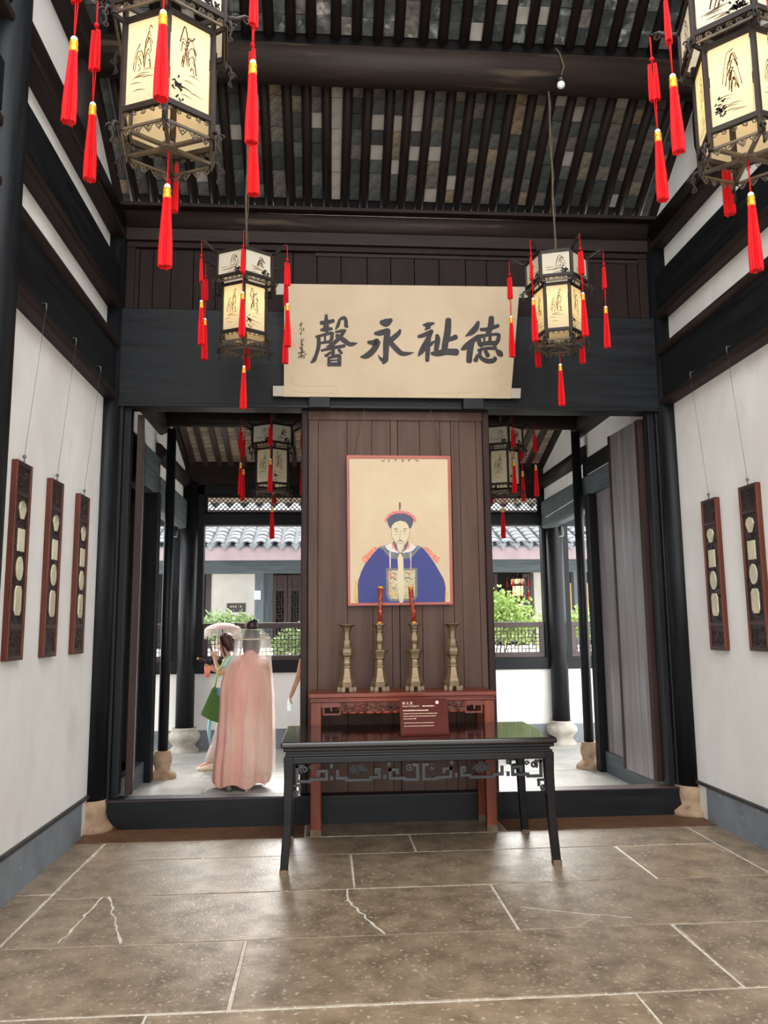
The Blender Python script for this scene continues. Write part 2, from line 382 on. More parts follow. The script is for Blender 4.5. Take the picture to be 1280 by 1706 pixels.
# ================================================================== SIDE WALLS
def roofz(Y): return 5.47+(7-Y)*.633 if Y > 5.8 else 6.23+(5.8-Y)*.7
def side_wall(side):
    s = -1 if side == 'left' else 1
    X = XL if s < 0 else XR
    poly = [(-2.0, -.05), (D+.13, -.05), (D+.13, roofz(D+.13)), (5.8, roofz(5.8)), (2.6, roofz(2.6)), (-2.0, roofz(2.6)-2.2)]
    w_ = MB().prism(poly, lambda u, v, d: (X+s*d, u, v), 0, .25)
    wall = struct('wall_'+side, w_, 'plaster', 'white plastered side wall crossed by dark timber beams, %s' % ('with three carved frames' if s < 0 else 'with two carved frames'))
    xi = lambda p: X-s*p       # p metres proud of the plaster
    def beam(z0, z1, p, m_, y0=-.5, y1=6.9, bev=.012):
        b = MB().bb(min(xi(p), xi(-.05)), max(xi(p), xi(-.05)), y0, y1, z0, z1)
        return b.build('timber_beam', m_, wall, bev)
    beam(3.575, 3.64, .10, 'brown_wood_y'); beam(3.64, 4.03, .085, 'black_wood_y'); beam(4.03, 4.12, .11, 'brown_wood_y', bev=.03)
    beam(4.40, 4.47, .10, 'brown_wood_y'); beam(4.47, 4.82, .09, 'black_wood_y', bev=.03)
    t = MB().tube([(xi(-.03), -.5, 5.25), (xi(-.03), 6.95, 5.25)], .15, 14); t.build('timber_log', 'brown_wood_y', wall)
    beam(5.07, 5.13, .12, 'brown_wood_y')
    beam(5.93, 6.2, .13, 'brown_wood_y', y0=-.5, y1=5.95, bev=.03)
    b = MB().lathe([(.13,5.33),(.16,5.5),(.16,5.75),(.13,5.95)], 12, (xi(-.02),5.8,0)); b.build('strut_post', 'brown_wood_z', wall)
    # purlin-side rake batten under the roof
    b = MB()
    b.bar((xi(.02), 7.05, roofz(7.05)-.03), (xi(.02), 5.8, roofz(5.8)-.03), .08, .06)
    b.bar((xi(.02), 5.8, roofz(5.8)-.03), (xi(.02), 2.6, roofz(2.6)-.03), .08, .06)
    b.build('rake_batten', 'brown_wood_y', wall)
    bb = MB().bb(min(xi(.02), xi(-.05)), max(xi(.02), xi(-.05)), -2, 6.62, 0, .265)
    base = struct('baseboard_'+side, bb, 'base_grey', 'grey painted plinth band along the foot of the %s' % ('wall with three frames' if s < 0 else 'wall with two frames'))
    MB().bb(min(xi(.024), xi(-.05)), max(xi(.024), xi(-.05)), -2, 6.8, .265, .29).build('dark_line', 'base_strip', base)
    return wall
wall_l = side_wall('left'); wall_r = side_wall('right')

def column(X, Y, z0, z1, r, label, base_prof, base_m, shaft_m='black_wood_z', taper=.93, group=None):
    t = thing('timber_column', label, 'column', (X, Y, 0), 0, group)
    MB().lathe([(r, z0), (r*.985, z0+(z1-z0)*.4), (r*taper, z1)], 24).build('shaft', shaft_m, t)
    MB().lathe(base_prof, 20).build('stone_base', base_m, t)
    return t
cb = [(.19,-.02),(.2,.03),(.17,.055),(.15,.07),(.135,.085),(.145,.13),(.15,.18),(.14,.235)]
column(XL+.005, 6.93, .235, 5.3, .125, 'tall dark column at back corner beside the wall with three frames', cb, 'base_stone')
column(XR-.005, 6.93, .235, 5.3, .125, 'tall dark column at back corner beside the wall with two frames', cb, 'base_stone')
column(XL-.01, 4.40, .235, 6.9, .18, 'dark wall column between beams nearer than the three frames', cb, 'base_stone')
column(XR+.01, 4.40, .235, 6.9, .18, 'dark wall column nearer than the two frames', cb, 'base_stone')

# ================================================================== BACK WALL (timber frame)
wb = struct('wall_back', B(-1.83, 3.06, 6.88, 7.06, 3.52, 4.42), 'black_wood_x', 'dark timber back partition with broad lintel, plank frieze and two door openings', .01)
def part(mb, name, m_, parent, bev=.006): return mb.build(name, m_, parent, bev)
part(B(-1.83, 3.06, 6.87, 6.90, 3.52, 3.555), 'lintel_lip', 'black_wood_x', wb)
# frieze planks
xs = [-1.80, -1.68, -1.56, -1.40, -1.2, -1.0, -.78, -.55, -.3, -.08, .14, .38, .6, .82, 1.05, 1.3, 1.5, 1.72, 1.95, 2.15, 2.4, 2.62, 2.84, 3.04]
for a, b in zip(xs, xs[1:]):
    y = rnd.uniform(0, .006)
    part(B(a+.003, b-.003, 6.965+y, 7.03, 4.42, 5.02), 'frieze_plank', 'frieze_wood', wb, .003)
part(B(-1.83, -1.72, 6.94, 7.05, 4.42, 5.1), 'frieze_stile', 'frieze_wood', wb); part(B(2.95, 3.06, 6.94, 7.05, 4.42, 5.1), 'frieze_stile', 'frieze_wood', wb)
part(B(-1.83, 3.06, 6.93, 7.05, 5.02, 5.075), 'frieze_rail', 'frieze_wood', wb); part(B(-1.83, 3.06, 6.90, 7.05, 5.075, 5.19), 'frieze_rail', 'brown_wood_x', wb)
part(B(-.1, 3.06, 6.955, 6.965, 4.985, 5.02), 'frieze_bead', 'brown_wood_x', wb, .003)
part(MB().tube([(-1.95, 6.98, 5.29), (3.2, 6.98, 5.29)], .10, 18), 'eave_purlin', 'purlin_wood', wb, 0)
part(B(-1.83, 3.06, 7.03, 7.06, 4.40, 5.1), 'frieze_light_block', 'frieze_wood', wb)  # added board, blocks light showing through the plank gaps
# jambs
for x0, x1, y0, y1 in ((-1.84,-1.76,6.90,7.06),(-1.76,-1.70,6.94,7.05),(3.01,3.09,6.90,7.06),(2.95,3.01,6.94,7.05)):
    part(B(x0, x1, y0, y1, .2, 3.53), 'jamb', 'black_wood_z', wb)
# threshold
sill = MB().prism([(-1.79,.235),(-1.79,.17),(-1.72,.04),(-1.6,-.02),(2.9,-.02),(3.03,.03),(3.09,.13),(3.09,.215)], lambda u, v, d: (u, d, v), 6.87, 7.03)
sl = struct('trim_1', sill, 'black_wood_x', 'tall dark timber threshold beam running under both door openings', .008)
part(B(-1.79, 3.09, 6.866, 7.034, .215, .222), 'worn_edge', 'maroon_wood_x', sl, .002)

# centre screen of planks
scr = struct('trim_2', B(-.19, 1.45, 7.015, 7.05, .22, 3.53), 'door_edge', 'brown plank screen between the two door openings, behind the portrait')
px = [514, 529.6, 577, 618, 649, 661.5, 698, 732, 750, 764, 792.5, 803]
X_ = [-.19+(p-507)*.00542 for p in px]
for i, (a, b) in enumerate(zip(X_, X_[1:])):
    y = (.004 if i % 2 else 0)
    part(B(a+.0016, b-.0016 if i != 4 else b-.006, 6.985+y, 7.02, .22, 3.50), 'screen_plank', 'screen_wood', scr, .002)
for a, b in ((-.215, -.155), (1.415, 1.475)): part(B(a, b, 6.955, 7.055, .2, 3.53), 'screen_stile', 'door_edge', scr, .012)
part(B(-.16, 1.42, 6.972, 7.02, 3.44, 3.53), 'screen_rail', 'screen_wood', scr, .004)

# ================================================================== ROOF of the hall
RY = 4.2    # roof cut short at this purlin line so more sky light enters
ceil = struct('ceiling', MB().prism([(7.12, roofz(7.12)+.12), (5.8, roofz(5.8)+.12), (RY, roofz(RY)+.12), (RY, roofz(RY)+.2), (5.8, roofz(5.8)+.2), (7.12, roofz(7.12)+.2)],
              lambda u, v, d: (d, u, v), XL-.2, XR+.2), 'dark_room', 'sloping roof of dark rafters with grey bricks laid between them')
RS = .175
k0 = int(math.ceil((XL+.02-.36)/RS)); k1 = int((XR-.02-.36)/RS)
def slope_dir(a, b): v = Vector((0, b[0]-a[0], b[1]-a[1])); return v
lo_len = math.hypot(1.25, 1.25*.633); up_len = (5.8-RY)*math.hypot(1, .7)
def rafter_mesh(ln):
    b = MB(); n = 10; r = .045
    rings = []
    for t in (0, 1):
        rings.append([(r*.95*math.cos(2*PI*k/n), t*ln, r*math.sin(2*PI*k/n)) for k in range(n)])
    return b.loft(rings).mesh('rafter', 'brown_wood_y')
rm_lo, rm_up = rafter_mesh(lo_len), rafter_mesh(up_len)
a_lo = -math.atan(.633); a_up = -math.atan(.7)
for k in range(k0, k1+1):
    x = .36+RS*k
    o = link('rafter', rm_lo, ceil); o.location = (x+rnd.uniform(-.008,.008), 5.85, roofz(5.85)+.045); o.rotation_euler = (a_lo, 0, rnd.uniform(-.012,.012))
    o = link('rafter', rm_up, ceil); o.location = (x+.06+rnd.uniform(-.008,.008), RY, roofz(RY)+.045); o.rotation_euler = (a_up, 0, rnd.uniform(-.006,.006))
bl = MB().bb(-RS/2+.001, RS/2-.001, 0, .128, -.012, .012)
bmesh_ = [bl.mesh('ceiling_brick', 'brick%d' % i) for i in range(8)]+[bl.mesh('ceiling_brick', 'brick_white')]
white_cols = {.36+RS*-2+.5*RS: 1, .36+RS*.5: .45, .36+RS*1.5: .5, .36+RS*2.5: .6}
nb = 0
for k in range(k0-1, k1+1):
    x = .36+RS*(k+.5)
    for j in range(10):
        t = .04+j*.131; Y = 5.85+t*math.cos(-a_lo)
        wcol = {-2: 1.0, 0: .5, 1: .6, 2: .5}.get(k, .05)
        i = 8 if rnd.random() < wcol else rnd.choice((0, 0, 1, 1, 2, 2, 2, 3, 4, 5, 6, 7))
        o = link('ceiling_brick', bmesh_[i], ceil); o.location = (x, Y, roofz(Y)+.095+rnd.uniform(-.004,.004)); o.rotation_euler = (a_lo+rnd.uniform(-.02,.02), rnd.uniform(-.02,.02), 0)
        nb += 1
st = MB()
R_up = Matrix.Rotation(a_up, 3, 'X')
for k in range(k0-1, k1+1):
    for j in range(15):
        t = j*.131; i = rnd.choice((0, 0, 1, 1, 2, 2, 7, 7, 6, 3)) if rnd.random() > .05 else 8
        o = Vector((.42+RS*(k+.5), RY, roofz(RY)+.095+rnd.uniform(-.004, .004)))
        vs = [o + R_up @ Vector((vx, vy+t, vz)) for vx, vy, vz in bl.v]
        st.add(vs, bl.f, i)
so_ = st.build('upper_ceiling_bricks', ['brick%d' % i for i in range(8)]+['brick_white'], ceil); so_['kind'] = 'stuff'
MB().tube([(XL-.1, 5.8, 6.03), (XR+.1, 5.8, 6.03)], .15, 24).build('purlin', 'purlin_wood', ceil)
MB().tube([(XL-.1, 2.75, 8.1), (XR+.1, 2.75, 8.1)], .15, 20).build('ridge_purlin', 'purlin_wood', ceil)
MB().tube([(XL-.1, 4.3, 7.05), (XR+.1, 4.3, 7.05)], .15, 20).build('purlin', 'purlin_wood', ceil)
MB().bb(XL, XR, 6.86, 7.0, 5.385, 5.42).build('eave_board', 'brown_wood_x', ceil, .006)

# ================================================================== PORCH behind the partition
pf = struct('floor_porch', B(-4.6, 5.8, 7.03, 11.25, -.08, -.006), 'mortar', 'pale granite slab floor of the bright porch behind the threshold')
for y0, y1, xs in ((7.05,8.1,[-2.1,-.2,1.5,3.4]),(8.1,9.03,[-2.1,-1.2,.6,2.2,3.4]),(9.03,10.0,[-2.6,-1.35,.2,1.8,3.6]),(10.0,11.2,[-4.4,-2.6,-.9,.9,2.4,3.6,5.6])):
    for a, b in zip(xs, xs[1:]): slab(pf, a, b, y0, y1, 'slab_porch')

sb = [(.15,-.02),(.155,.02),(.14,.05),(.115,.07),(.09,.085),(.08,.1),(.1,.17),(.1,.22),(.086,.285),(.08,.29)]
column(-1.77, 9.13, .285, 3.88, .056, 'slim dark porch post on a pale stone drum beside the side doorway', sb, 'base_stone')
column(2.98, 9.13, .285, 3.88, .056, 'slim dark porch post on a stone drum beside the padlocked doors', sb, 'base_stone')
bgp = [(.2,-.02),(.19,.03),(.15,.06),(.145,.09),(.2,.16),(.21,.2),(.2,.235),(.15,.28),(.16,.3),(.15,.31)]
column(-1.86, 11.0, .3, 3.6, .12, 'thick dark porch pillar on a rounded pale stone base behind the women', bgp, 'base_stone_grey')
column(3.22, 11.0, .3, 3.6, .12, 'thick dark porch pillar on a rounded stone base past the long table', bgp, 'base_stone_grey')

def porch_side(side):
    s = -1 if side == 'left' else 1
    X = -1.94 if s < 0 else 3.1
    mx = lambda a, b: (min(X+s*a, X+s*b), max(X+s*a, X+s*b))
    # upper plaster wall
    poly = [(7.06, 3.45), (9.1, 3.45), (9.1, 3.2), (11.0, 3.2), (11.0, 3.95), (8.0, 5.0), (7.06, 5.0)]
    wall = struct('wall_porch_'+side, MB().prism(poly, lambda u, v, d: (X+s*d, u, v), 0, .15), 'plaster', 'upper white side wall of the porch over the %s' % ('open dark doorway' if s < 0 else 'padlocked doors'))
    a, b = mx(-.06, .12)
    m1 = 'slate_wood_y' if s < 0 else 'black_wood_y'
    MB().bb(a, b, 7.06, 9.1, 3.09, 3.32).build('lintel', 'slate_wood_y', wall, .008)
    MB().bb(a, b, 7.06, 9.1, 3.33, 3.53).build('lintel', m1, wall, .008)
    MB().bb(a, b, 9.1, 11.0, 2.95, 3.34).build('tie_beam', 'slate_wood_y', wall, .03)
    MB().tube([(X, 7.06, 3.98), (X, 9.3, 3.98)], .13, 14).build('side_log', 'brown_wood_y', wall)
    MB().tube([(X, 9.1, 3.62), (X, 11.0, 3.62)], .1, 14).build('side_log', 'brown_wood_y', wall)
    MB().bar((X-s*.03, 9.0, 4.5), (X-s*.03, 11.1, 3.82), .06, .07).build('rake_batten', 'brown_wood_y', wall)
    a2, b2 = mx(-.03, .1)
    a4, b4 = mx(-.10 if s < 0 else -.09, .1)
    MB().bb(a4, b4, 8.86, 9.0, .0, 3.1).build('door_post', 'black_wood_z', wall, .006)
    MB().bb(a2, b2, 7.06, 7.2, .0, 3.1).build('door_post', 'black_wood_z', wall, .006)
    a3, b3 = mx(-.03, .06)
    MB().bb(a3, b3, 7.2, 8.9, .0, .22).build('threshold', 'slate_wood_y', wall, .006)
    return wall
pl = porch_side('left'); pr = porch_side('right')
# side room behind the left doorway, darkness painted into its near-black walls, and an outside face behind the padlocked doors
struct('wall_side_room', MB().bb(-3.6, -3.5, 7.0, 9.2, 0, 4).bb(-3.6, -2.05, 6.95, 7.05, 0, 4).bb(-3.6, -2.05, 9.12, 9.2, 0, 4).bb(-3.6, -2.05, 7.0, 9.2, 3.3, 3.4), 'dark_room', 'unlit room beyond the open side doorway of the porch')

def leaf(name, A, Bp, z0, z1, th, m_, label, planks=4, edge='door_edge'):
    A = Vector((A[0], A[1], 0)); Bp = Vector((Bp[0], Bp[1], 0)); d = (Bp-A); L = d.length; ang = math.atan2(d.y, d.x)
    o = bpy.data.objects.new(name, None); col.objects.link(o); o.location = A; o.rotation_euler = (0, 0, ang); tag(o, label, None, None, 'structure')
    MB().bb(0, .07, -th/2, th/2, z0, z1).bb(L-.05, L, -th/2, th/2, z0, z1).build('door_stile', edge, o, .004)
    for i in range(planks):
        a = .07+(L-.12)*i/planks; b = .07+(L-.12)*(i+1)/planks
        MB().bb(a+.0012, b-.0012, -th*.4, th*.4, z0, z1).build('door_plank', m_, o, .002)
    return o
d1 = leaf('door_1', (-1.645, 7.08), (-1.88, 8.2), .23, 3.5, .06, 'door_wood', 'plank door leaf swung open into the porch beside the dark doorway', 4)
d2 = leaf('door_2', (2.94, 7.08), (2.90, 7.78), .23, 3.5, .06, 'door_wood', 'plank door leaf swung open in front of the padlocked doors', 3)
d3 = leaf('door_3', (3.12, 8.9), (3.12, 8.06), .22, 3.09, .05, 'door_wood', 'closed plank door leaf carrying the padlock, next to the slim post', 2)
d4 = leaf('door_4', (3.12, 8.05), (3.12, 7.21), .22, 3.09, .05, 'door_wood', 'closed plank door leaf hidden behind the opened one', 2)
d5 = leaf('door_5', (-1.99, 8.86), (-2.6, 8.72), .23, 3.0, .05, 'dark_room', 'dark brown door leaf folded back in the side doorway', 2, 'dark_room')
tag(MB().tube([(3.035, 7.1, 3.33), (3.035, 8.9, 3.325)], .006, 7).build('electric_cable', 'bulb', None), 'thin white electric cable along the lintel over the padlocked doors', 'cable')
tag(MB().tube([(3.035, 9.32, 3.12), (3.035, 10.75, 3.08)], .006, 7).build('electric_cable', 'bulb', None), 'thin white electric cable along the beam between the slim post and thick pillar', 'cable')
lk = thing('padlock', 'brass padlock with keys hanging from the closed porch doors', 'padlock', (3.06, 8.08, 1.16))
MB().bb(-.012,.012,-.03,.03,-.05,.0).build('lock_body', 'brass', lk, .004)
MB().tube([(0,-.02,0),(0,-.02,.03),(0,0,.045),(0,.02,.03),(0,.02,0)], .004, 8).build('shackle', 'wire', lk)
MB().bb(-.004,.004,-.045,-.03,-.12,-.04).bb(-.008,.0,-.03,-.012,-.13,-.05).build('key', 'wire', lk, .002)
hp = thing('door_hasp', 'iron hasp bar joining the two closed porch doors', 'hasp', (3.085, 8.06, 1.32))
MB().bb(-.012, 0, -.11, .11, -.01, .01).build('hasp_bar', 'metal_dark', hp, .002); MB().bb(-.02, 0, -.01, .01, -.07, .02).build('staple', 'metal_dark', hp, .002)

# porch roof
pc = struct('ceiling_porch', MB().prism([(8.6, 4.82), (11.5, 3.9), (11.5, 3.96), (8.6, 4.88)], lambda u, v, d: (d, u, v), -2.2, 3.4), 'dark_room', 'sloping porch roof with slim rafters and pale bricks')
MB().tube([(-2.1, 9.13, 4.03), (3.3, 9.13, 4.03)], .115, 18).build('porch_beam', 'purlin_wood', pc)
MB().bb(-2.1, 3.3, 9.1, 9.2, 4.1, 4.75).build('beam_board', 'brown_wood_x', pc)
MB().bb(-2.1, 3.3, 7.06, 9.12, 4.6, 4.65).build('flat_ceiling_board', 'brown_wood_x', pc)
ap = -math.atan(.317)
prm = MB().bb(-.034, .034, 0, 2.35, -.04, .03).mesh('rafter', 'maroon_wood_y')
zpr = lambda Y: 3.82+(11.1-Y)*.317
pbm = [MB().bb(-RS/2+.001, RS/2-.001, 0, .098, -.01, .01).mesh('porch_brick', n) for n in ('porch_brick', 'porch_brick_b')]
for k in range(-14, 16):
    x = .62+RS*k
    o = link('rafter', prm, pc); o.location = (x, 9.2, zpr(9.2)+.04); o.rotation_euler = (ap, 0, rnd.uniform(-.008, .008))
    if -.4 < x < 1.5: continue
    for j in range(12):
        Y = 9.9+j*.1
        o = link('porch_brick', pbm[rnd.random() < .45], pc); o.location = (x+RS/2, Y, zpr(Y)+.08); o.rotation_euler = (ap+rnd.uniform(-.02, .02), 0, 0)

MB().prism([(11.18, 3.88), (12.0, 3.47), (12.0, 3.53), (11.18, 3.96)], lambda u, v, d: (d, u, v), -4.6, 5.8).build('eave_soffit', 'porch_brick_b', pc)
ev = MB()
for k in range(-20, 24):
    x = .1+.22*k
    ev.prism([(x-.09, 3.5), (x+.09, 3.5), (x+.06, 3.45), (x, 3.39), (x-.06, 3.45)], lambda u, v, d: (u, d, v), 12.0, 12.02)
ev.build('eave_drip_tiles', 'tile', pc)['kind'] = 'stuff'

# far frame of the porch
FY = 11.1
far = struct('wall_far', MB().bb(-4.6, 5.8, FY, FY+.14, .26, 1.0), 'plaster', 'low white wall under the lattice railing at the porch edge')
P_ = lambda *a, n='far_beam', m_='black_wood_x', bev=.006: MB().bb(*a).build(n, m_, far, bev)
P_(-4.6, 5.8, FY-.01, FY+.15, -.02, .26, n='plinth_band', m_='base_grey')
P_(-4.6, 5.8, FY-.04, FY+.12, 1.0, 1.16, n='rail_beam')
P_(-4.6, 5.8, FY-.05, FY+.13, 3.01, 3.17, n='far_lintel')
P_(-4.6, 5.8, FY-.03, FY+.11, 3.44, 3.58, n='far_beam')
P_(-4.6, 5.8, FY-.06, FY+.10, 3.58, 3.90, n='far_board', m_='brown_wood_x')
for x0, x1 in ((-1.775,-1.67),(3.06,3.15),(-2.12,-1.95),(3.31,3.44),(.5,.7)):
    P_(x0, x1, FY-.03, FY+.11, 1.0, 3.6, n='far_post', m_='black_wood_z')
def lattice_window(name, x0, x1, z0, z1, Y, kind, label, fr=.06, pitch=.045, m_='maroon_wood_x', bw=.011):
    o = bpy.data.objects.new(name, None); col.objects.link(o); o.location = (x0, Y, z0); tag(o, label, None, None, 'structure')
    W, H = x1-x0, z1-z0
    MB().bb(0, W, -.02, .03, 0, fr).bb(0, W, -.02, .03, H-fr, H).bb(0, fr, -.02, .03, fr, H-fr).bb(W-fr, W, -.02, .03, fr, H-fr).build('window_frame', m_, o, .004)
    b = MB(); r = random.Random(hash((round(x0, 2), round(z0, 2))) & 0xffff)
    w2, h2 = W-2*fr, H-2*fr
    if kind == 'diamond':
        n = int((w2+h2)/pitch)
        for i in range(n+1):
            c = i*pitch
            for sgn in (1, -1):
                pts = []
                # line u - sgn*v = c' clipped to box
                if sgn > 0: u0, v0, u1, v1 = c-h2, 0, c, h2
                else: u0, v0, u1, v1 = c-h2, h2, c, 0
                f0 = max(0, (0-u0)/(u1-u0)); f1 = min(1, (w2-u0)/(u1-u0))
                if f1 - f0 < .02: continue
                b.bar((fr+u0+(u1-u0)*f0, 0, fr+v0+(v1-v0)*f0), (fr+u0+(u1-u0)*f1, 0, fr+v0+(v1-v0)*f1), bw, .014, (0,1,0))
    else:
        nx = max(4, int(round(w2/pitch))); nz = max(4, int(round(h2/pitch))); px_, pz = w2/nx, h2/nz
        for i in range(nx+1):
            for j in range(nz+1):
                m3 = (i+2*j) % 5
                if i < nx and (m3 != 0 or j in (0, nz)):
                    b.bb(fr+i*px_-bw/2, fr+(i+1)*px_+bw/2, -.008, .008, fr+j*pz-bw/2, fr+j*pz+bw/2)
                if j < nz and (m3 != 2 or i in (0, nx)):
                    b.bb(fr+i*px_-bw/2, fr+i*px_+bw/2, -.009, .007, fr+j*pz-bw/2, fr+(j+1)*pz+bw/2)
    b.build('lattice', m_, o); return o
lattice_window('window_1', -1.67, .5, 3.17, 3.44, FY+.03, 'diamond', 'diamond lattice transom above the view with the women', .035, .062, 'brown_wood_x', .009)
lattice_window('window_2', .7, 3.06, 3.17, 3.44, FY+.03, 'diamond', 'diamond lattice transom above the bright green shrub', .035, .062, 'brown_wood_x', .009)
lattice_window('window_3', -1.67, .5, 1.16, 1.67, FY+.03, 'key', 'key pattern lattice railing behind the women', .07, .05)
lattice_window('window_4', .7, 3.06, 1.16, 1.65, FY+.03, 'key', 'key pattern lattice railing in front of the bright green shrub', .07, .05)
lattice_window('window_5', 3.44, 5.4, 1.16, 1.65, FY+.03, 'key', 'key pattern lattice railing beyond the thick pillar and padlocked doors', .07, .05)
lattice_window('window_6', -4.2, -2.12, 1.16, 1.67, FY+.03, 'key', 'key pattern lattice railing beyond the thick pillar and dark doorway', .07, .05)
for x, lb in ((-1.98, 'small black spotlight under the porch beam by the dark doorway'), (3.2, 'small black spotlight under the porch beam by the padlocked doors')):
    t = thing('spotlight', lb, 'spotlight', (x, 10.6, 2.95))
    MB().lathe([(.035,-.15),(.04,-.14),(.04,-.03),(.03,-.02)], 14).build('lamp_head', 'metal_dark', t); MB().tube([(0,0,-.03),(0,0,.02)], .008, 8).build('bracket', 'metal_dark', t)
    MB().lathe([(.032,-.152),(.032,-.149)], 14).build('lens', 'bulb', t)

# ================================================================== COURTYARD and the hall across it
struct('ground', B(-14, 16, 11.24, 24, -.3, -.1), 'ground', 'pale paved courtyard ground')
CY = 16.4     # colonnade line
bld = thing('courtyard_hall', 'tiled hall across the courtyard with grey beams, white wall and lattice doors', 'building', (0, CY, 0))
def cb_(x0, x1, y0, y1, z0, z1, name, m_, bev=.006): return MB().bb(x0, x1, y0, y1, z0, z1).build(name, m_, bld, bev)
zx = lambda x, y, Y: at(x, y, Y=Y)
# roof
EY, EZ, SL = -.95, 3.17, .42
rw = MB().prism([(EY-.0, EZ-.1), (EY+5, EZ-.1+5*SL), (EY+5, EZ+5*SL), (EY, EZ-.02)], lambda u, v, d: (d, u, v), -6, 8); rw.build('roof', 'tile_pan', bld)
cb_(-6, 8, EY-.02, EY+.04, EZ-.28, EZ-.04, 'fascia', 'fascia')
# pan tiles (shallow troughs) as one piece, cover tiles singly
TS = .27; tb = MB()
def arch(w_, h_, ln, th, n=6, flip=1):
    o = []; 
    for k in range(n+1):
        a = PI*k/n; o.append((-w_/2*math.cos(a), flip*h_*math.sin(a)))
    b = MB(); vs = []
    for t in (0, ln):
        vs += [(x, t, z) for x, z in o]+[(x*.84, t, z-th) for x, z in o]
    m2 = n+1; q = 2*m2; fs = []
    for k in range(n):
        fs += [(k, k+1, q+k+1, q+k), (m2+k+1, m2+k, q+m2+k, q+m2+k+1), (k+1, k, m2+k, m2+k+1), (q+k, q+k+1, q+m2+k+1, q+m2+k)]
    b.add(vs, fs, 0, True); return b
cov = arch(.2, .06, .3, .015).mesh('roof_tile', 'tile')
ang = math.atan(SL)
cnt = 0
vis = lambda x: (-4.3 < x < -.2) or (1.7 < x < 5.6)
pan = MB()
for k in range(-18, 24):
    x = .1+TS*k
    if not vis(x): continue
    for j in range(8):
        o = link('roof_tile', cov, bld); t = j*.24; o.location = (x, EY-.04+t*math.cos(ang), EZ+.03+t*math.sin(ang)+rnd.uniform(0, .006)); o.rotation_euler = (ang-.06, 0, rnd.uniform(-.03, .03)); cnt += 1
    # drip tile: pointed triangular edge between covers
    pan.prism([(x+.05, EZ+.03), (x+TS-.05, EZ+.03), (x+TS-.09, EZ-.03), (x+TS/2, EZ-.1), (x+.09, EZ-.03)], lambda u, v, d: (u, d, v), EY-.07, EY-.05)
po = pan.build('drip_tiles', 'tile', bld); po['kind'] = 'stuff'
# beams, columns
cb_(-6, 8, -.1, .1, 2.7, 2.9, 'colonnade_beam', 'slate_wood_x'); cb_(-6, 8, -.14, .14, 2.88, 3.0, 'colonnade_plate', 'slate_wood_x')
c0 = zx(425, 1000, CY).x; c1 = zx(440, 1000, CY).x
cb_(c0, c1, -.095, .095, 0, 2.71, 'colonnade_post', 'slate_wood_z'); cb_(5.15, 5.35, -.095, .095, 0, 2.71, 'colonnade_post', 'slate_wood_z'); cb_(-5.0, -4.8, -.095, .095, 0, 2.71, 'colonnade_post', 'slate_wood_z')
WY = 1.3; wy = CY+WY
wx = lambda p: zx(p, 980, wy).x
# near-black sheet, shade of the interior put into its colour
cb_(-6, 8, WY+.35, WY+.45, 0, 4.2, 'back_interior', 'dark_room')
cb_(-6, 8, WY, WY+.1, 2.78, 4.2, 'upper_wall', 'brown_wood_x')
cb_(wx(352), wx(427), WY-.03, WY+.1, 0, 2.78, 'white_wall', 'plaster_far'); cb_(wx(889), wx(925), WY-.03, WY+.1, 0, 2.78, 'white_wall', 'plaster_far')
cb_(wx(344), wx(352), WY-.06, WY+.1, 0, 2.78, 'door_jamb', 'maroon_wood_z'); cb_(wx(436), wx(455), WY-.05, WY+.1, 0, 2.78, 'door_jamb', 'slate_wood_z'); cb_(wx(883), wx(889), WY-.05, WY+.1, 0, 2.78, 'door_jamb', 'maroon_wood_z')
def lat_leaf(p0, p1, z0, z1, par=bld):
    x0, x1 = wx(p0), wx(p1)
    f = MB().bb(x0, x1, WY-.03, WY+.03, z1-.07, z1).bb(x0, x1, WY-.03, WY+.03, z1-.34, z1-.27).bb(x0, x0+.07, WY-.034, WY+.034, z0, z1+.002).bb(x1-.07, x1, WY-.034, WY+.034, z0, z1+.002).bb(x0, x1, WY-.03, WY+.03, z0, z0+.9)
    lf = f.build('lattice_door', 'maroon_wood_z', bld)
    MB().bb(x0+.07, x1-.07, WY, WY+.02, z1-.27, z1-.07).build('carved_panel', 'maroon_wood_x', lf)
    g = MB(); n = max(3, int((x1-x0-.14)/.05)); pp = (x1-x0-.14)/n; zz0, zz1 = z0+.9, z1-.34; mz = int((zz1-zz0)/.05)
    for i in range(n+1):
        for j in range(mz+1):
            q = (i+2*j) % 5; X0 = x0+.07+i*pp; Z0 = zz0+j*.05
            if i < n and q != 0: g.bb(X0, X0+pp, WY-.01, WY+.01, Z0-.006, Z0+.006)
            if j < mz and q != 2: g.bb(X0-.006, X0+.006, WY-.012, WY+.008, Z0, Z0+.05)
    g.build('lattice', 'maroon_wood_z', lf)
lat_leaf(455, 479, .1, 2.75); lat_leaf(480, 504, .1, 2.75); lat_leaf(817, 829, .1, 2.75); lat_leaf(871, 884, .1, 2.75)
lat_leaf(300, 306, .1, 2.75)
cb_(wx(946), wx(985), WY+.2, WY+.3, 0, 2.55, 'warm_glow_panel', 'warm_glow_paint')  # interior lit warm, that light is put into its orange colour
cb_(-6, 8, -.9, 1.4, -.1, .12, 'terrace', 'ground')
cb_(-6, 8, -.5, -.38, .1, 1.22, 'terrace_parapet', 'plaster_far')
pq = tag(MB().bb(zx(378,1005,wy-.05).x, zx(409,1005,wy-.05).x, wy-.06, wy-.035, zx(390,1020,wy-.05).z, zx(390,1005,wy-.05).z).build('wall_plaque', 'sign_dark', None, .004), 'dark grey plaque with tiny pale characters on the far white wall', 'sign')
pt = MB()
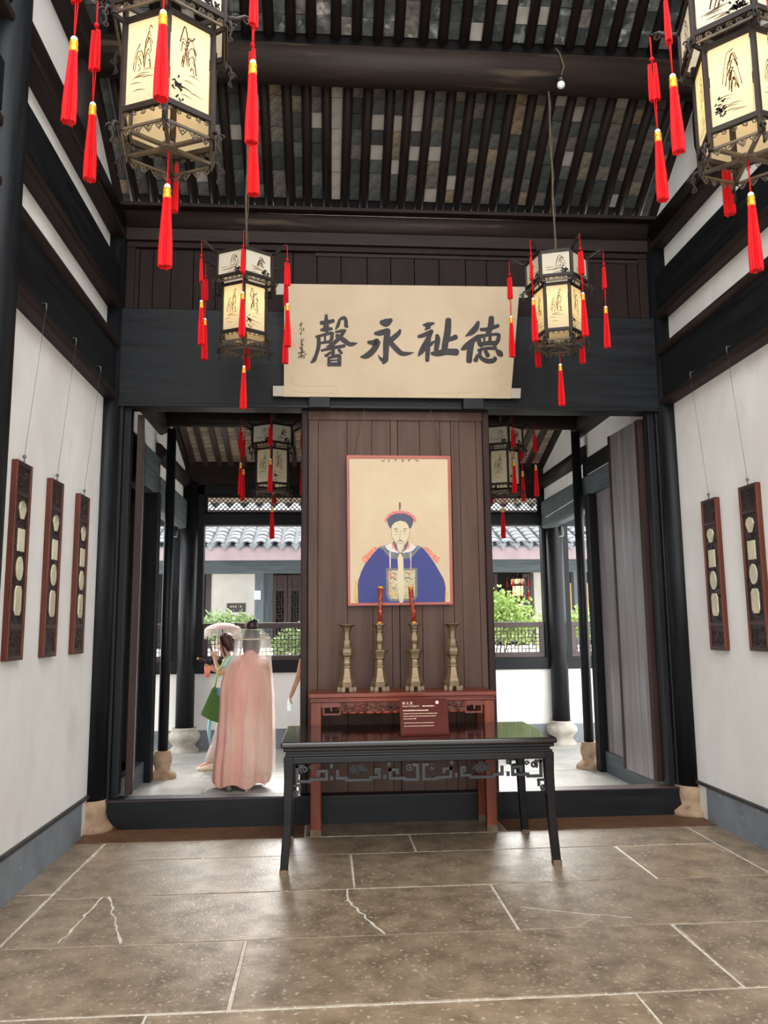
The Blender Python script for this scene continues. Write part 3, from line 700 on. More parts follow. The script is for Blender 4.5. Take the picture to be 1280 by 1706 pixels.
for i in range(4): pt.bb(zx(384+i*4+(4 if i == 3 else 0), 1010, wy-.06).x, zx(386+i*4+(4 if i == 3 else 0), 1010, wy-.06).x, wy-.062, wy-.06, zx(390,1012,wy).z, zx(390,1009.5,wy).z)
pt.build('lettering', 'placard_text', pq)
tag(MB().bb(zx(423.5,990,CY-.11).x, zx(434.5,990,CY-.11).x, CY-.125, CY-.105, zx(429,999,CY-.11).z, zx(429,984,CY-.11).z).build('paper_notice', 'notice_blue', None, .002), 'pale blue paper notice fixed to the far courtyard post', 'notice')

def shrub(name, label, c, rx, ry, rz, m_, n=1500, ls=.05, stem=True, seed=1):
    r = random.Random(seed); t = thing(name, label, 'shrub', (c[0], c[1], -.1))
    b = MB()
    # leaves gathered on upright sprigs
    for i in range(n):
        a = r.uniform(0, 2*PI); rad = r.random()**.45
        th = math.acos(r.uniform(-.5, 1)); bump = 1+.16*math.sin(5*a+seed)+.12*math.sin(9*a)
        p = Vector((rx*rad*math.sin(th)*math.cos(a)*bump, ry*rad*math.sin(th)*math.sin(a), c[2]+.1+rz*rad*math.cos(th)*bump+r.uniform(-.03, .08)))
        d = Vector((r.uniform(-1, 1), r.uniform(-1, 1), r.uniform(-.2, 1.3))).normalized(); s_ = d.cross(Vector((r.uniform(-1,1), r.uniform(-1,1), r.uniform(-1,1)))).normalized()
        l = ls*r.uniform(.7, 1.5); w_ = l*.38; nrm = d.cross(s_)*l*.1
        b.add([p, p+d*l*.5+s_*w_-nrm, p+d*l, p+d*l*.5-s_*w_-nrm], [(0, 1, 2, 3)])
    fo = b.build('foliage', m_, t); fo['kind'] = 'stuff'
    s2 = MB()
    for i in range(7):
        a = i*.9; s2.tube([(.05*math.cos(a), .05*math.sin(a), 0), (.2*rx*math.cos(a), .2*ry*math.sin(a), c[2]*.6), (.6*rx*math.cos(a), .6*ry*math.sin(a), c[2]+.1+rz*.4)], [.02, .015, .006], 6)
    s2.build('stems', 'stem', t); return t
shrub('shrub', 'pale green leafy shrub beyond the railing behind the women', (-1.55, 12.7, 1.5), .55, .4, .3, 'leaf_a', 2600, .055, seed=3)
shrub('shrub', 'low pale bush behind the lattice railing beside the women', (-.42, 12.4, 1.25), .42, .35, .3, 'leaf_a', 1500, .055, seed=8)
shrub('shrub', 'bright yellow green shrub beyond the railing past the long table', (2.55, 12.7, 1.55), .85, .45, .58, 'leaf_b', 5200, .06, seed=5)
shrub('shrub', 'small bright bush glimpsed between the thick pillar and slim post', (4.05, 12.6, 1.5), .28, .25, .3, 'leaf_b', 700, .055, seed=6)

# ================================================================== LANTERNS
RU, RLo = .233, .186
def ringpt(R, k, z, off=0): a = -PI/2+PI/3*k+off; return Vector((R*math.cos(a), R*math.sin(a), z))
def face_fn(R, k, z0):
    a, b = ringpt(R, k, 0), ringpt(R, k+1, 0); c = (a+b)/2; d = (b-a).normalized(); n = Vector((c.x, c.y, 0)).normalized()
    return lambda u, v, w_=0: c + d*u + n*w_ + Vector((0, 0, z0+v))
def painting(W, H, seed, dark):
    r = random.Random(seed); L_ = []
    mn = min(W, H)
    for q in range(r.choice((1, 2))):                      # craggy peaks: nested broken outlines
        cx = r.uniform(-.2, .2)*W; by = r.uniform(.36, .52)*H; h = r.uniform(.28, .42)*H; w0 = r.uniform(.14, .24)*W
        for s_ in range(6):
            f = 1-s_*.15; ox = r.uniform(-.03, .03)*W; pk = []
            for i in range(7):
                t = i/6; env = math.sin(PI*t)**.8
                pk.append((cx+ox+w0*f*(2*t-1), by-.015*H*s_+h*f*env*r.uniform(.8, 1.08), mn*r.uniform(.012, .034)))
            k = r.randint(0, 2); L_.append((0, pk[k:k+r.randint(4, 6)]))
    for q in range(7):                                      # water and shore strokes
        y = r.uniform(.1, .4)*H; x = r.uniform(-.42, .05)*W; L_.append((0, [(x, y, mn*.006), (x+.14*W, y+.01*H, mn*.02), (x+.34*W, y-.006*H, mn*.006)]))
    if dark:                                                # a dark leafy clump
        cx, cy = r.choice((-1, 1))*.3*W, r.uniform(.14, .26)*H
        for q in range(26):
            a = r.uniform(0, 2*PI); l = r.uniform(.05, .11)*mn
            x, y = cx+r.gauss(0, .07)*W, cy+r.gauss(0, .06)*H
            x = max(-.42*W, min(.42*W, x)); y = max(.05*H, y)
            L_.append((1, [(x, y, mn*.045), (max(-.46*W, min(.46*W, x+l*math.cos(a))), max(.03*H, y+l*math.sin(a)*.7), mn*.03)]))
    return L_
PAINT = {}
def make_lantern(name, label, loc, rz, lit=True, rope=1.5, group=None, power=.85, scale=1, rich=True):
    t = thing(name, label, 'lantern', loc, rz, group); t.scale = (scale,)*3
    zb, z1, z2, z3, z4 = .12, .13, .49, .545, .735
    key = 'frame'
    if key not in PAINT:
        b = MB()
        for k in range(6):
            b.tube([ringpt(RLo, k, .05), ringpt(RLo, k, .55)], .012, 6, sm=False)
            b.tube([ringpt(RU, k, .5), ringpt(RU, k, z4+.02)], .012, 6, sm=False)
            for R, z in ((RLo, z1), (RLo, z2), (RU, z3), (RU, z4)):
                b.bar(ringpt(R, k, z), ringpt(R, k+1, z), .018, .022)
            b.bar(ringpt(RLo, k, z2), ringpt(RU, k, z2+.01), .012, .016)
        PAINT[key] = b.mesh('frame', 'lantern_frame')
        # openwork scroll bands
        b = MB()
        for k in range(6):
            f = face_fn(RU, k, 0)
            b.bar(f(-RU/2, .505), f(RU/2, .505), .008, .008)
            for i in range(6):
                u = -RU/2+RU*(i+.5)/6; b.curl((u, .522), .013, f, .0028, 1.2, i*2.1); b.tube([f(u-.016, .507), f(u, .535), f(u+.016, .507)], .0025, 5)
        PAINT['scroll_band'] = b.mesh('scroll_band', 'lantern_scroll')
        b = MB()
        for k in range(6):
            f = face_fn(RLo, k, 0)
            for i in range(5):
                u = -RLo/2+RLo*(i+.5)/5; b.curl((u, .108), .011, f, .0025, 1.2, i*1.7)
            b.bar(f(-RLo/2, .055), f(RLo/2, .055), .007, .01)
            for i in range(4):
                u = -RLo/2+RLo*(i+.5)/4; b.curl((u, .036), .013, f, .003, 1.2, i*2.4); b.tube([f(u-.02, .05), f(u, .022), f(u+.02, .05)], .003, 5)
        PAINT['bottom_apron'] = b.mesh('bottom_apron', 'lantern_scroll')
        b = MB()
        for k in range(3): b.bar(ringpt(RLo, k, .062), ringpt(RLo, k+3, .062), .016, .012)
        b.lathe([(.03, .052), (.035, .06), (.03, .072)], 12); PAINT['spokes'] = b.mesh('spokes', 'lantern_scroll')
        b = MB(); f = lambda u, v, d: (u, d, v)
        b.tube([(-.005,0,.0),(.02,0,.0),(.03,0,-.03),(.02,0,-.06),(.035,0,-.085)], [.008,.008,.006,.005,.003], 6); b.curl((.03, -.03), .02, f, .004, 1.3, 0); b.curl((.024, -.075), .012, f, .003, 1.3, 2)
        PAINT['foot_scroll'] = b.mesh('foot_scroll', 'lantern_frame')
        b = MB(); b.tube([(0,0,0),(.05,0,.02),(.09,0,.055),(.13,0,.06)], [.012,.011,.009,.006], 7); b.curl((.1, .04), .022, f, .005, 1.2, 1); b.curl((.05, .035), .018, f, .005, 1.2, 3)
        PAINT['bracket'] = b.mesh('bracket', 'lantern_frame')
        # tassels
        def skirt(b, x, y, zt, ln, r0, r1, mi=0, n=32):
            rings = []
            for q in range(6):
                f_ = q/5; R = r0+(r1-r0)*min(1, f_*1.4)
                rings.append([(x+R*(1+.2*(i % 2))*math.cos(2*PI*i/n), y+R*(1+.2*(i % 2))*math.sin(2*PI*i/n), zt-ln*f_-(.012*((i*7) % 5)/5 if q == 5 else 0)) for i in range(n)])
            b.loft(list(reversed(rings)), mi, False)
        b = MB(); b.tube([(0,0,0),(.001,0,-.14)], .0035, 6); b.ball((0,0,-.115), .011, 8); b.tube([(.008,0,-.14),(.003,.003,-.34),(.0,0,-.47)], .0025, 5); b.tube([(-.006,0,-.14),(-.003,-.003,-.34),(0,0,-.47)], .0025, 5)
        PAINT['t_cord'] = b.mesh('cord', 'tassel_red')
        b = MB(); skirt(b, -.011, 0, -.14, .17, .007, .011); PAINT['t_s1'] = b.mesh('small_fringe', 'tassel_red')
        b = MB(); skirt(b, .011, .004, -.14, .17, .007, .011); PAINT['t_s2'] = b.mesh('small_fringe', 'tassel_red')
        b = MB(); skirt(b, 0, 0, -.515, .27, .012, .021); PAINT['t_skirt'] = b.mesh('fringe', 'tassel_red')
        b = MB(); b.lathe([(.012,-.52),(.0155,-.515),(.0155,-.5),(.012,-.495),(.0155,-.49),(.014,-.475)], 12); PAINT['t_gold'] = b.mesh('gold_band', 'gold')
        b = MB(); b.ball((0,0,-.468), .0125, 8); PAINT['t_bead'] = b.mesh('bead', 'bead')
        b = MB(); b.tube([(0,0,.06),(0,0,-.1)], .003, 5); PAINT['c_cord'] = b.mesh('cord', 'tassel_red')
        b = MB(); skirt(b, 0, 0, -.145, .27, .012, .022); PAINT['c_skirt'] = b.mesh('fringe', 'tassel_red')
        b = MB(); b.lathe([(.012,-.15),(.0155,-.145),(.0155,-.13),(.012,-.125),(.0155,-.12),(.014,-.108)], 12); PAINT['c_gold'] = b.mesh('gold_band', 'gold')
        b = MB(); b.ball((0,0,-.1), .0125, 8); PAINT['c_bead'] = b.mesh('bead', 'bead')
        for k in range(6):
            f = face_fn(RLo, k, z1); W = RLo-.03
            PAINT['lo%d' % k] = MB().add([f(-W/2, .011), f(W/2, .011), f(W/2, z2-z1-.011), f(-W/2, z2-z1-.011)], [(0,1,2,3)]).mesh('lower_panel', 'lantern_panel')
            b = MB(); g = lambda u, v, f=f: f(u, v, .0012)
            for mi, s_ in painting(W, z2-z1, 30+k, k % 2 == 0): b.stroke(s_, g, mi)
            PAINT['ilo%d' % k] = b.mesh('ink_painting', ['panel_ink', 'panel_ink_dark'])
            f = face_fn(RU, k, z3); W = RU-.03
            PAINT['up%d' % k] = MB().add([f(-W/2, .011), f(W/2, .011), f(W/2, z4-z3-.011), f(-W/2, z4-z3-.011)], [(0,1,2,3)]).mesh('upper_panel', 'lantern_panel_top')
            b = MB(); g = lambda u, v, f=f: f(u, v, .0012)
            for mi, s_ in painting(W, z4-z3, 50+k, True): b.stroke(s_, g, mi)
            PAINT['iup%d' % k] = b.mesh('ink_painting', ['panel_ink', 'panel_ink_dark'])
    link('frame', PAINT['frame'], t); link('scroll_band', PAINT['scroll_band'], t); link('bottom_apron', PAINT['bottom_apron'], t); link('spokes', PAINT['spokes'], t)
    for k in range(6):
        p = link('lower_panel', PAINT['lo%d' % k], t); link('ink_painting', PAINT['ilo%d' % k], p)['kind'] = 'stuff'
        p = link('upper_panel', PAINT['up%d' % k], t); link('ink_painting', PAINT['iup%d' % k], p)['kind'] = 'stuff'
        a = -PI/2+PI/3*k
        o = link('foot_scroll', PAINT['foot_scroll'], t); o.location = ringpt(RLo+.008, k, .075); o.rotation_euler = (0, 0, a)
        o = link('foot_scroll', PAINT['foot_scroll'], t); o.location = ringpt(RU+.004, k, .52); o.rotation_euler = (0, 0, a)
        o = link('bracket', PAINT['bracket'], t); o.location = ringpt(RU, k, z4); o.rotation_euler = (0, 0, a)
        ts = bpy.data.objects.new('tassel', PAINT['t_cord']); col.objects.link(ts); ts.parent = t; ts.location = ringpt(RU+.128, k, z4+.058); ts.rotation_euler = (rnd.uniform(-.02,.02), rnd.uniform(-.02,.02), rnd.uniform(0, 3))
        link('fringe', PAINT['t_skirt'], ts); link('small_fringe', PAINT['t_s1'], ts); link('small_fringe', PAINT['t_s2'], ts); link('gold_band', PAINT['t_gold'], ts); link('bead', PAINT['t_bead'], ts)
    ts = link('tassel', PAINT['c_cord'], t); link('fringe', PAINT['c_skirt'], ts); link('gold_band', PAINT['c_gold'], ts); link('bead', PAINT['c_bead'], ts)
    b = MB()
    for k in range(0, 6, 2): b.tube([ringpt(RU, k, z4), (0, 0, z4+.05)], .005, 6)
    b.curl((0, z4+.075), .02, lambda u, v, d: (u, d, v), .004, 1, 0); b.build('hanger', 'lantern_frame', t)
    b = MB(); n = int(rope/.08); b.tube([(0.004*math.sin(i*.9), 0, z4+.08+rope*i/n) for i in range(n+1)], .0085, 7); b.tube([(.012+.006*math.sin(i*1.7), .004, z4+.08+rope*i/n) for i in range(n+1)], .003, 5); b.build('rope', 'rope', t)
    if lit:
        ld = bpy.data.lights.new('lantern_bulb', 'POINT'); ld.energy = power; ld.color = (1, .72, .3); ld.shadow_soft_size = .04
        lo_ = bpy.data.objects.new('lantern_bulb', ld); col.objects.link(lo_); lo_.parent = t; lo_.location = (0, 0, .36)
    return t
LG = 'red tasselled palace lanterns'
make_lantern('palace_lantern', 'lit hexagonal lantern hanging between the banner and the wall of three frames', (-.61, 5.8, 3.63), .06, rope=1.5, group=LG)
make_lantern('palace_lantern', 'lit hexagonal lantern hanging between the banner and the wall of two frames', (1.80, 5.8, 3.68), .22, rope=1.45, group=LG)
make_lantern('palace_lantern', 'large lit lantern high above the floor on the side of the three frames', (-.60, 2.87, 3.36), .12, rope=3.8, group=LG)
make_lantern('palace_lantern', 'large lit lantern high above the floor on the side of the two frames', (1.70, 2.87, 3.40), .80, rope=3.8, group=LG)
make_lantern('palace_lantern', 'unlit lantern with white panels hanging in the porch above the women', (-.55, 8.2, 2.93), .0, lit=False, rope=.95, group=LG)
make_lantern('palace_lantern', 'unlit lantern with white panels in the porch half hidden by the plank screen', (1.86, 8.2, 2.93), .15, lit=False, rope=.95, group=LG)
fp = at(863, 978, Y=17.0)
make_lantern('palace_lantern', 'small glowing lantern in the dark doorway of the far courtyard hall', (fp.x, 17.0, fp.z-.28), .3, rope=.8, group=LG, power=2.5, scale=.62)
bc = thing('bulb_holder', 'small white bulb on a bracket fixed to the roof purlin by the rope', 'lamp', (1.86, 5.66, 5.86))
MB().ball((0,0,-.02), .032, 10).build('bulb', 'bulb', bc); MB().lathe([(.03,.0),(.035,.03),(.02,.05)], 12).build('socket', 'metal_dark', bc); MB().tube([(0,0,.04),(.02,-.03,.12),(.0,.0,.26),(-.02,.03,.32)], .008, 7).build('bracket_arm', 'rope', bc)

# ================================================================== LONG BLACK TABLE
TX0, TX1, TY0, TY1 = -.27, 1.555, 5.56, 6.44
tb_ = thing('altar_table', 'long black lacquered table with fretwork apron in front of the red altar', 'table', ((TX0+TX1)/2, (TY0+TY1)/2, 0))
HW, HD = (TX1-TX0)/2, (TY1-TY0)/2
MB().bb(-HW-.03, HW+.03, -HD-.03, HD+.03, .80, .84).build('tabletop', 'table_top', tb_, .012)
MB().bb(-HW-.012, HW+.012, -HD-.012, HD+.012, .775, .80).build('waist_moulding', 'table_black', tb_, .008)
MB().bb(-HW+.012, HW-.012, -HD+.012, HD-.012, .755, .776).build('waist', 'table_black', tb_, .002)
MB().bb(-HW-.002, HW+.002, -HD-.002, HD+.002, .738, .756).build('waist_moulding', 'table_black', tb_, .006)
for y in (-HD+.015, HD-.015): MB().bb(-HW, HW, y-.02, y+.02, .695, .74).build('apron_rail', 'table_black', tb_, .006)
for x in (-HW+.02, HW-.02): MB().bb(x-.02, x+.02, -HD, HD, .695, .74).build('apron_rail', 'table_black', tb_, .006)
for sx in (-1, 1):
    for sy in (-1, 1):
        x, y = sx*(HW-.025), sy*(HD-.025); b = MB()
        rings = []
        for z, ox, hw in ((.0, .028, .028), (.03, .026, .027), (.3, .008, .028), (.6, 0, .031), (.74, 0, .034)):
            cx, cy = x+sx*ox, y+sy*ox*.6
            rings.append([(cx-hw, cy-hw, z), (cx+hw, cy-hw, z), (cx+hw, cy+hw, z), (cx-hw, cy+hw, z)])
        lg = b.loft(rings, sm=False).build('leg', 'table_black', tb_, .005)
        MB().loft([[(px_, py_, z) for px_, py_ in ((x+sx*.028-.0285, y+sy*.017-.0285), (x+sx*.028+.0285, y+sy*.017-.0285), (x+sx*.028+.0285, y+sy*.017+.0285), (x+sx*.028-.0285, y+sy*.017+.0285))] for z in (0, .022+.02*rnd.random())], sm=False).build('worn_foot', 'table_worn', lg)
def fret(b, pts, wd, fn, d0=-.009, d1=.009):
    for q_, (a, c) in enumerate(zip(pts, pts[1:])):
        d0 -= .0005; d1 += .0005
        x0, x1 = min(a[0], c[0])-wd/2, max(a[0], c[0])+wd/2; y0, y1 = min(a[1], c[1])-wd/2, max(a[1], c[1])+wd/2
        b.prism([(x0, y0), (x1, y0), (x1, y1), (x0, y1)], fn, d0, d1)
K = .00074
for yy in (-HD+.015, HD-.015):
    b = MB(); c = MB()
    for s_ in (-1, 1):
        fn = lambda u, v, d, s_=s_, yy=yy: (s_*(-HW+.055+u*K), yy+d, .695-v*K)
        W = 26
        fret(b, [(35, 20), (35, 155), (160, 155), (160, 138), (300, 138), (300, 68), (225, 68), (225, 100)], W, fn)
        b.curl((100, 55), 34, fn, .008, 1.4, 2.2); fret(b, [(35, 22), (75, 22)], W, fn); b.curl((165, 40), 22, fn, .006, 1.2, 3)
        fret(b, [(400, 70), (400, 132), (480, 132), (480, 152), (700, 152), (700, 132), (780, 132), (780, 60), (750, 60), (750, 90)], W, fn)
        fret(b, [(880, 70), (945, 70), (945, 95)], W, fn); fret(b, [(880, 70), (880, 145), (1010, 145), (1010, 158), (1130, 158), (1130, 30), (1095, 30)], W, fn)
        b.curl((1055, 50), 34, fn, .008, 1.4, .5)
        for u, v in ((345, 130), (345, 25), (830, 130), (870, 15)): b.prism([(u-14, v-20), (u+14, v-20), (u+14, v+20), (u-14, v+20)], fn, -.008, .008)
        # spandrel brackets
        if True:
            fret(b, [(-10, 190), (60, 190), (60, 235)], 22, fn); b.curl((25, 260), 30, fn, .008, 1.5, 1); fret(b, [(-8, 190), (-8, 300)], 18, fn)
        # floral medallion
        for q in range(26):
            a = q*2.4; rr = 9*math.sqrt(q+1); c.curl((590+rr*1.75*math.cos(a), 65+rr*.95*math.sin(a)), 13, fn, .004, 1.1, a)
        c.lathe([(.001, 0)], 3) if False else None
    b.build('fretwork_apron', 'table_fret', tb_, .002); c.build('floral_medallions', 'table_fret', tb_)['kind'] = 'stuff'

# ================================================================== RED ALTAR
AX0, AX1, AY0, AY1 = -.12, 1.355, 6.475, 6.90
al = thing('altar', 'tall narrow red brown altar table with carved apron holding bronze vessels', 'altar', ((AX0+AX1)/2, (AY0+AY1)/2, 0))
W2, D2 = (AX1-AX0)/2, (AY1-AY0)/2
MB().bb(-W2-.015, W2+.015, -D2-.015, D2, 1.045, 1.08).build('altar_top', 'altar_wood', al, .008)
MB().bb(-W2, W2, -D2, D2, 1.03, 1.046).build('waist', 'altar_wood', al, .003)
MB().bb(-W2-.006, W2+.006, -D2-.006, D2, 1.012, 1.031).build('apron_moulding', 'altar_wood', al, .006)
for sx in (-1, 1):
    for sy in (-1, 1):
        x, y = sx*(W2-.045), sy*(D2-.04)
        lg = MB().bb(x-.042, x+.042, y-.035, y+.035, .0, 1.015).build('leg', 'altar_wood_z', al, .006)
        MB().bb(x-.043, x+.043, y-.036, y+.036, .0, .05).build('worn_foot', 'table_worn', lg)
fa = lambda u, v, d: (u, -D2+.02+d, v)
MB().prism([(-W2+.08, 1.013), (W2-.08, 1.013), (W2-.08, .972), (W2-.23, .972), (W2-.23, 1.004), (-W2+.23, 1.004), (-W2+.23, .972), (-W2+.08, .972)], fa, -.012, .012).build('apron', 'altar_wood', al, .003)
b = MB(); r_ = random.Random(4)
for i in range(130):
    u = -W2+.24+(2*W2-.48)*i/129; v = r_.uniform(.938, 1.0)
    b.curl((u, v), r_.uniform(.012, .024), fa, r_.uniform(.004, .0075), 1.1, r_.uniform(0, 6), r_.uniform(-.012, .008), 5)
for i in range(24):
    u = -W2+.25+(2*W2-.5)*i/23; b.tube([fa(u-.05, .95+.04*r_.random(), 0), fa(u, .96+.035*r_.random(), -.01), fa(u+.05, .95+.04*r_.random(), 0)], .008, 6)
b.build('carved_openwork', 'altar_carving', al)['kind'] = 'stuff'
b = MB(); n = 15
for i in range(n):
    u = -W2+.27+(2*W2-.54)*i/(n-1); b.ball((u, -D2+.006, .928), .034, 8, 0, 1.25 if i % 2 else .8, .35, .42 if i % 2 else .36)
b.build('carved_beads', 'altar_wood', al)['kind'] = 'stuff'
MB().bb(-W2+.23, W2-.23, -D2+.012, -D2+.024, .935, 1.01).build('apron_backing', 'altar_carving', al)
for s_ in (-1, 1):
    b = MB()
    f2 = lambda u, v, d, s_=s_: fa(s_*u, v, d)
    fret(b, [(W2-.24, .93), (W2-.24, .86), (W2-.1, .845), ] and [(W2-.235, .99), (W2-.235, .925), (W2-.105, .915), ] and [(W2-.235, .99), (W2-.235, .918), (W2-.105, .918), (W2-.105, .978), (W2-.165, .978), (W2-.165, .948)], .016, f2, -.011, .011)
    b.build('corner_fret', 'altar_wood', al, .002)
for y in (-D2+.02, D2-.03): pass
MB().bb(-W2+.06, W2-.06, D2-.04, D2-.015, .95, 1.012).build('back_rail', 'altar_wood', al, .003)

# vessels -----------------------------------------------------------------
def vessel(name, label, X, prof, group):
    t = thing(name, label, name.replace('bronze_', '').replace('_', ' '), (X, 6.685, 1.08), 0, group)
    S = .00064
    P = [(hw*S, (1415-y)*S) for hw, y in prof if (1415-y)*S > .032]
    MB().lathe([(P[0][0]*.96, .034)]+P, 6, (0,0,0), 0, 0, False).build('body', 'bronze', t)
    for k in range(6):
        a = PI/3*k; r = .064
        MB().loft([[(r*math.cos(a)*q+dx, r*math.sin(a)*q+dy, z) for dx, dy in ((-.016, -.012), (.016, -.012), (.016, .012), (-.016, .012))] for z, q in ((0, .98), (.036, .94))], sm=False).build('foot', 'bronze', t, .002)
    return t
VS = [(105,1370),(118,1310),(106,1300),(92,1255),(86,1250),(60,1122),(72,1112),(72,1100),(58,1092),(68,1060),(60,1030),(58,1004),(74,996),(72,986),(92,960),(100,920),(95,882),(76,862),(80,852),(78,844),(64,836),(66,800),(56,772),(46,760),(47,700),(52,660),(66,612),(98,580),(128,573),(126,568)]
CS = [(108,1370),(118,1310),(106,1300),(92,1255),(86,1250),(60,1122),(74,1112),(74,1100),(58,1092),(64,1050),(58,1018),(84,1004),(84,992),(92,960),(104,930),(112,906),(112,896),(50,890),(46,884),(46,828),(52,812),(66,780),(66,750),(58,716),(44,690),(44,672),(56,662),(56,650),(48,642),(58,612),(62,590),(92,578),(94,560)]
vessel('bronze_vase', 'square-shouldered bronze flared vase on the altar nearer the women', .175, VS, 'bronze altar vases')
vessel('bronze_vase', 'square-shouldered bronze flared vase on the altar on the padlocked-door side', 1.055, VS, 'bronze altar vases')
vessel('bronze_candlestick', 'bronze candlestick with the upright candle, next to the vase nearer the women', .445, CS, 'bronze candlesticks')
vessel('bronze_candlestick', 'bronze candlestick with the leaning candle, nearer the padlocked-door side', .735, CS, 'bronze candlesticks')
def candle(X, lean, label):
    zt = 1.08+(1415-560)*.00064
    t = thing('candle', label, 'candle', (X, 6.685, zt), 0, 'red and gold candles')
    MB().tube([(0,0,0),(lean*.3+.004,0,.1),(lean*.8,0,.2),(lean,0,.30)], [.017,.018,.02,.021], 14).build('wax', 'candle_red', t)
    MB().tube([(lean,0,.29),(lean,0,.308)], [.0225,.0225], 14).build('gold_rim', 'gold', t)
    MB().tube([(0,0,-.003),(.001,0,.014)], [.021,.019], 14).build('gold_rim', 'gold', t)
candle(.447, .012, 'upright red and gold candle in the altar candlestick nearer the women')
candle(.735, -.022, 'leaning red and gold candle in the altar candlestick farther from the women')

# placard -------------------------------------------------------------------
plc = thing('placard', 'small dark red information stand on the long black table', 'sign', (.70, 5.78, .84))
tilt = .22
fpz = lambda u, v, d: (u, -.03+v*math.sin(tilt)+d*math.cos(tilt), .012+v*math.cos(tilt)-d*math.sin(tilt))
MB().prism([(-.172, 0), (.172, 0), (.168, .245), (-.172, .245)], fpz, 0, .006).build('board', 'placard', plc, .001)
MB().bb(-.175, .175, -.045, .1, 0, .012).build('stand_base', 'placard', plc, .003)
b = MB(); ft = lambda u, v: fpz(u, v, -.0006)
text_mesh('香 火 堂', .021, lambda x, y: ft(-.155+x, .205+y), b)
text_mesh('Ancestors Worshipping Hall', .0145, lambda x, y: ft(-.155+x*.72, .188+y), b)
r_ = random.Random(2)
def dashes(u0, u1, v, h):
    u = u0
    while u < u1:
        l = r_.uniform(.004, .012); b.flat([(u, v), (min(u+l, u1), v), (min(u+l, u1), v+h*r_.uniform(.7, 1)), (u, v+h*r_.uniform(.7, 1))], ft); u += l+.003
dashes(-.012, .075, .188, .008); dashes(-.15, .03, .158, .008)
for v, u1 in ((.138, .095), (.12, .085), (.102, -.06)): dashes(-.148, u1, v, .005)
for v, u1 in ((.074, .065), (.052, .065)): dashes(-.145, u1, v, .004)
b.flat([(.095+.012*math.cos(a*PI/8), .216+.012*math.sin(a*PI/8)) for a in range(16)], ft); b.build('lettering', 'placard_text', plc)

# ================================================================== BANNER with brush characters
BP = Vector((.65, 6.80, 3.62)); bt = Vector((0, 6.62-6.80, 1.06)).normalized(); bn = Vector((1, 0, 0)).cross(bt).normalized()   # normal toward camera
if bn.y > 0: bn = -bn
bp = lambda x, y, off=0: onplane(x, y, BP, bn) + bn*off
ban = thing('calligraphy_banner', 'cream paper banner with four large black brushed characters above the doors', 'banner', BP)
ban.location = (0, 0, 0)
f3 = lambda u, v, d: bp(u, v, d)
MB().prism([(474, 473), (866, 478), (851, 664), (473, 661)], f3, -.006, .004).build('paper', 'paper_banner', ban)
for x in (-.055, 1.31): part(B(x-.093, x+.093, 6.79, 6.868, 3.505, 3.6), 'support_block', 'black_wood_x', ban, .004)
for q in ([(460,473),(474,473),(474,491),(460,491)], [(866,478),(880,478.5),(879,496),(864.5,496)], [(455,643),(473,643),(473,660.5),(455,660)], [(852.5,647),(868,647),(867,663.5),(851,663.5)]):
    MB().prism(q, f3, -.012, .008).build('roller_end', 'roller_end', ban, .001)
A_ = lambda u, v: bp(510+u/7.11, 510+v/7.11, .0062); B_ = lambda u, v: bp(680+u/7.53, 520+v/7.53, .0062); C_ = lambda u, v: bp(480+u/20.07, 525+v/20.07, .0062)
xin = [[(240,105,30),(240,200,60),(238,285,78)],[(180,200,50),(250,195,50),(325,175,45)],[(180,285,38),(240,275,45),(305,270,38)],[(400,160,30),(378,230,42),(350,280,15)],[(400,160,32),(450,140,44),(472,175,45),(475,235,46),(500,245,18)],
 [(350,310,25),(420,295,40),(470,288,25)],[(455,295,40),(400,370,50),(320,450,45),(240,482,12)],[(365,350,50),(440,400,60),(510,450,55),(560,450,45),(612,438,4)],[(120,365,30),(200,345,35),(290,322,40),(325,330,30)],
 [(150,370,45),(150,470,50),(125,570,45),(95,640,50),(60,672,20)],[(310,330,40),(300,400,45),(275,440,25)],[(170,440,30),(290,420,36)],[(225,350,25),(225,425,28)],[(185,528,30),(300,500,40),(455,472,40)],[(322,450,40),(320,600,45)],
 [(290,550,30),(240,588,36),(222,575,12)],[(390,520,40),(422,562,34)],[(270,610,30),(275,700,50)],[(270,615,28),(385,590,46),(396,640,46),(394,700,50)],[(280,692,44),(390,690,50)],[(285,648,20),(385,638,20)]]
yong = [[(890,195,55),(950,198,100),(1010,165,45)],[(818,325,40),(880,320,68),(970,292,65)],[(965,290,75),(950,450,75),(945,580,66),(938,640,70),(912,680,28)],[(930,650,60),(885,625,36),(850,575,4)],[(738,430,40),(800,435,68),(845,425,75),(800,520,75),(720,590,70),(652,603,26)],
 [(1115,285,30),(1090,330,55),(1010,400,65),(965,430,50)],[(990,420,60),(1060,500,65),(1130,560,58),(1200,565,44),(1282,550,4)]]
zhi = [[(190,165,25),(250,160,62),(325,140,28)],[(255,185,70),(215,225,20)],[(130,310,40),(200,290,55),(300,240,50)],[(300,240,40),(230,380,70),(170,490,70),(125,555,12)],[(255,330,70),(245,500,60),(240,610,52)],[(280,410,50),(325,370,26)],[(362,292,46),(370,350,70),(350,490,58)],
 [(505,98,75),(495,250,86),(465,400,80),(455,505,80)],[(510,345,60),(560,330,62),(600,312,66)],[(295,520,40),(370,520,78),(480,500,80),(610,505,88)]]
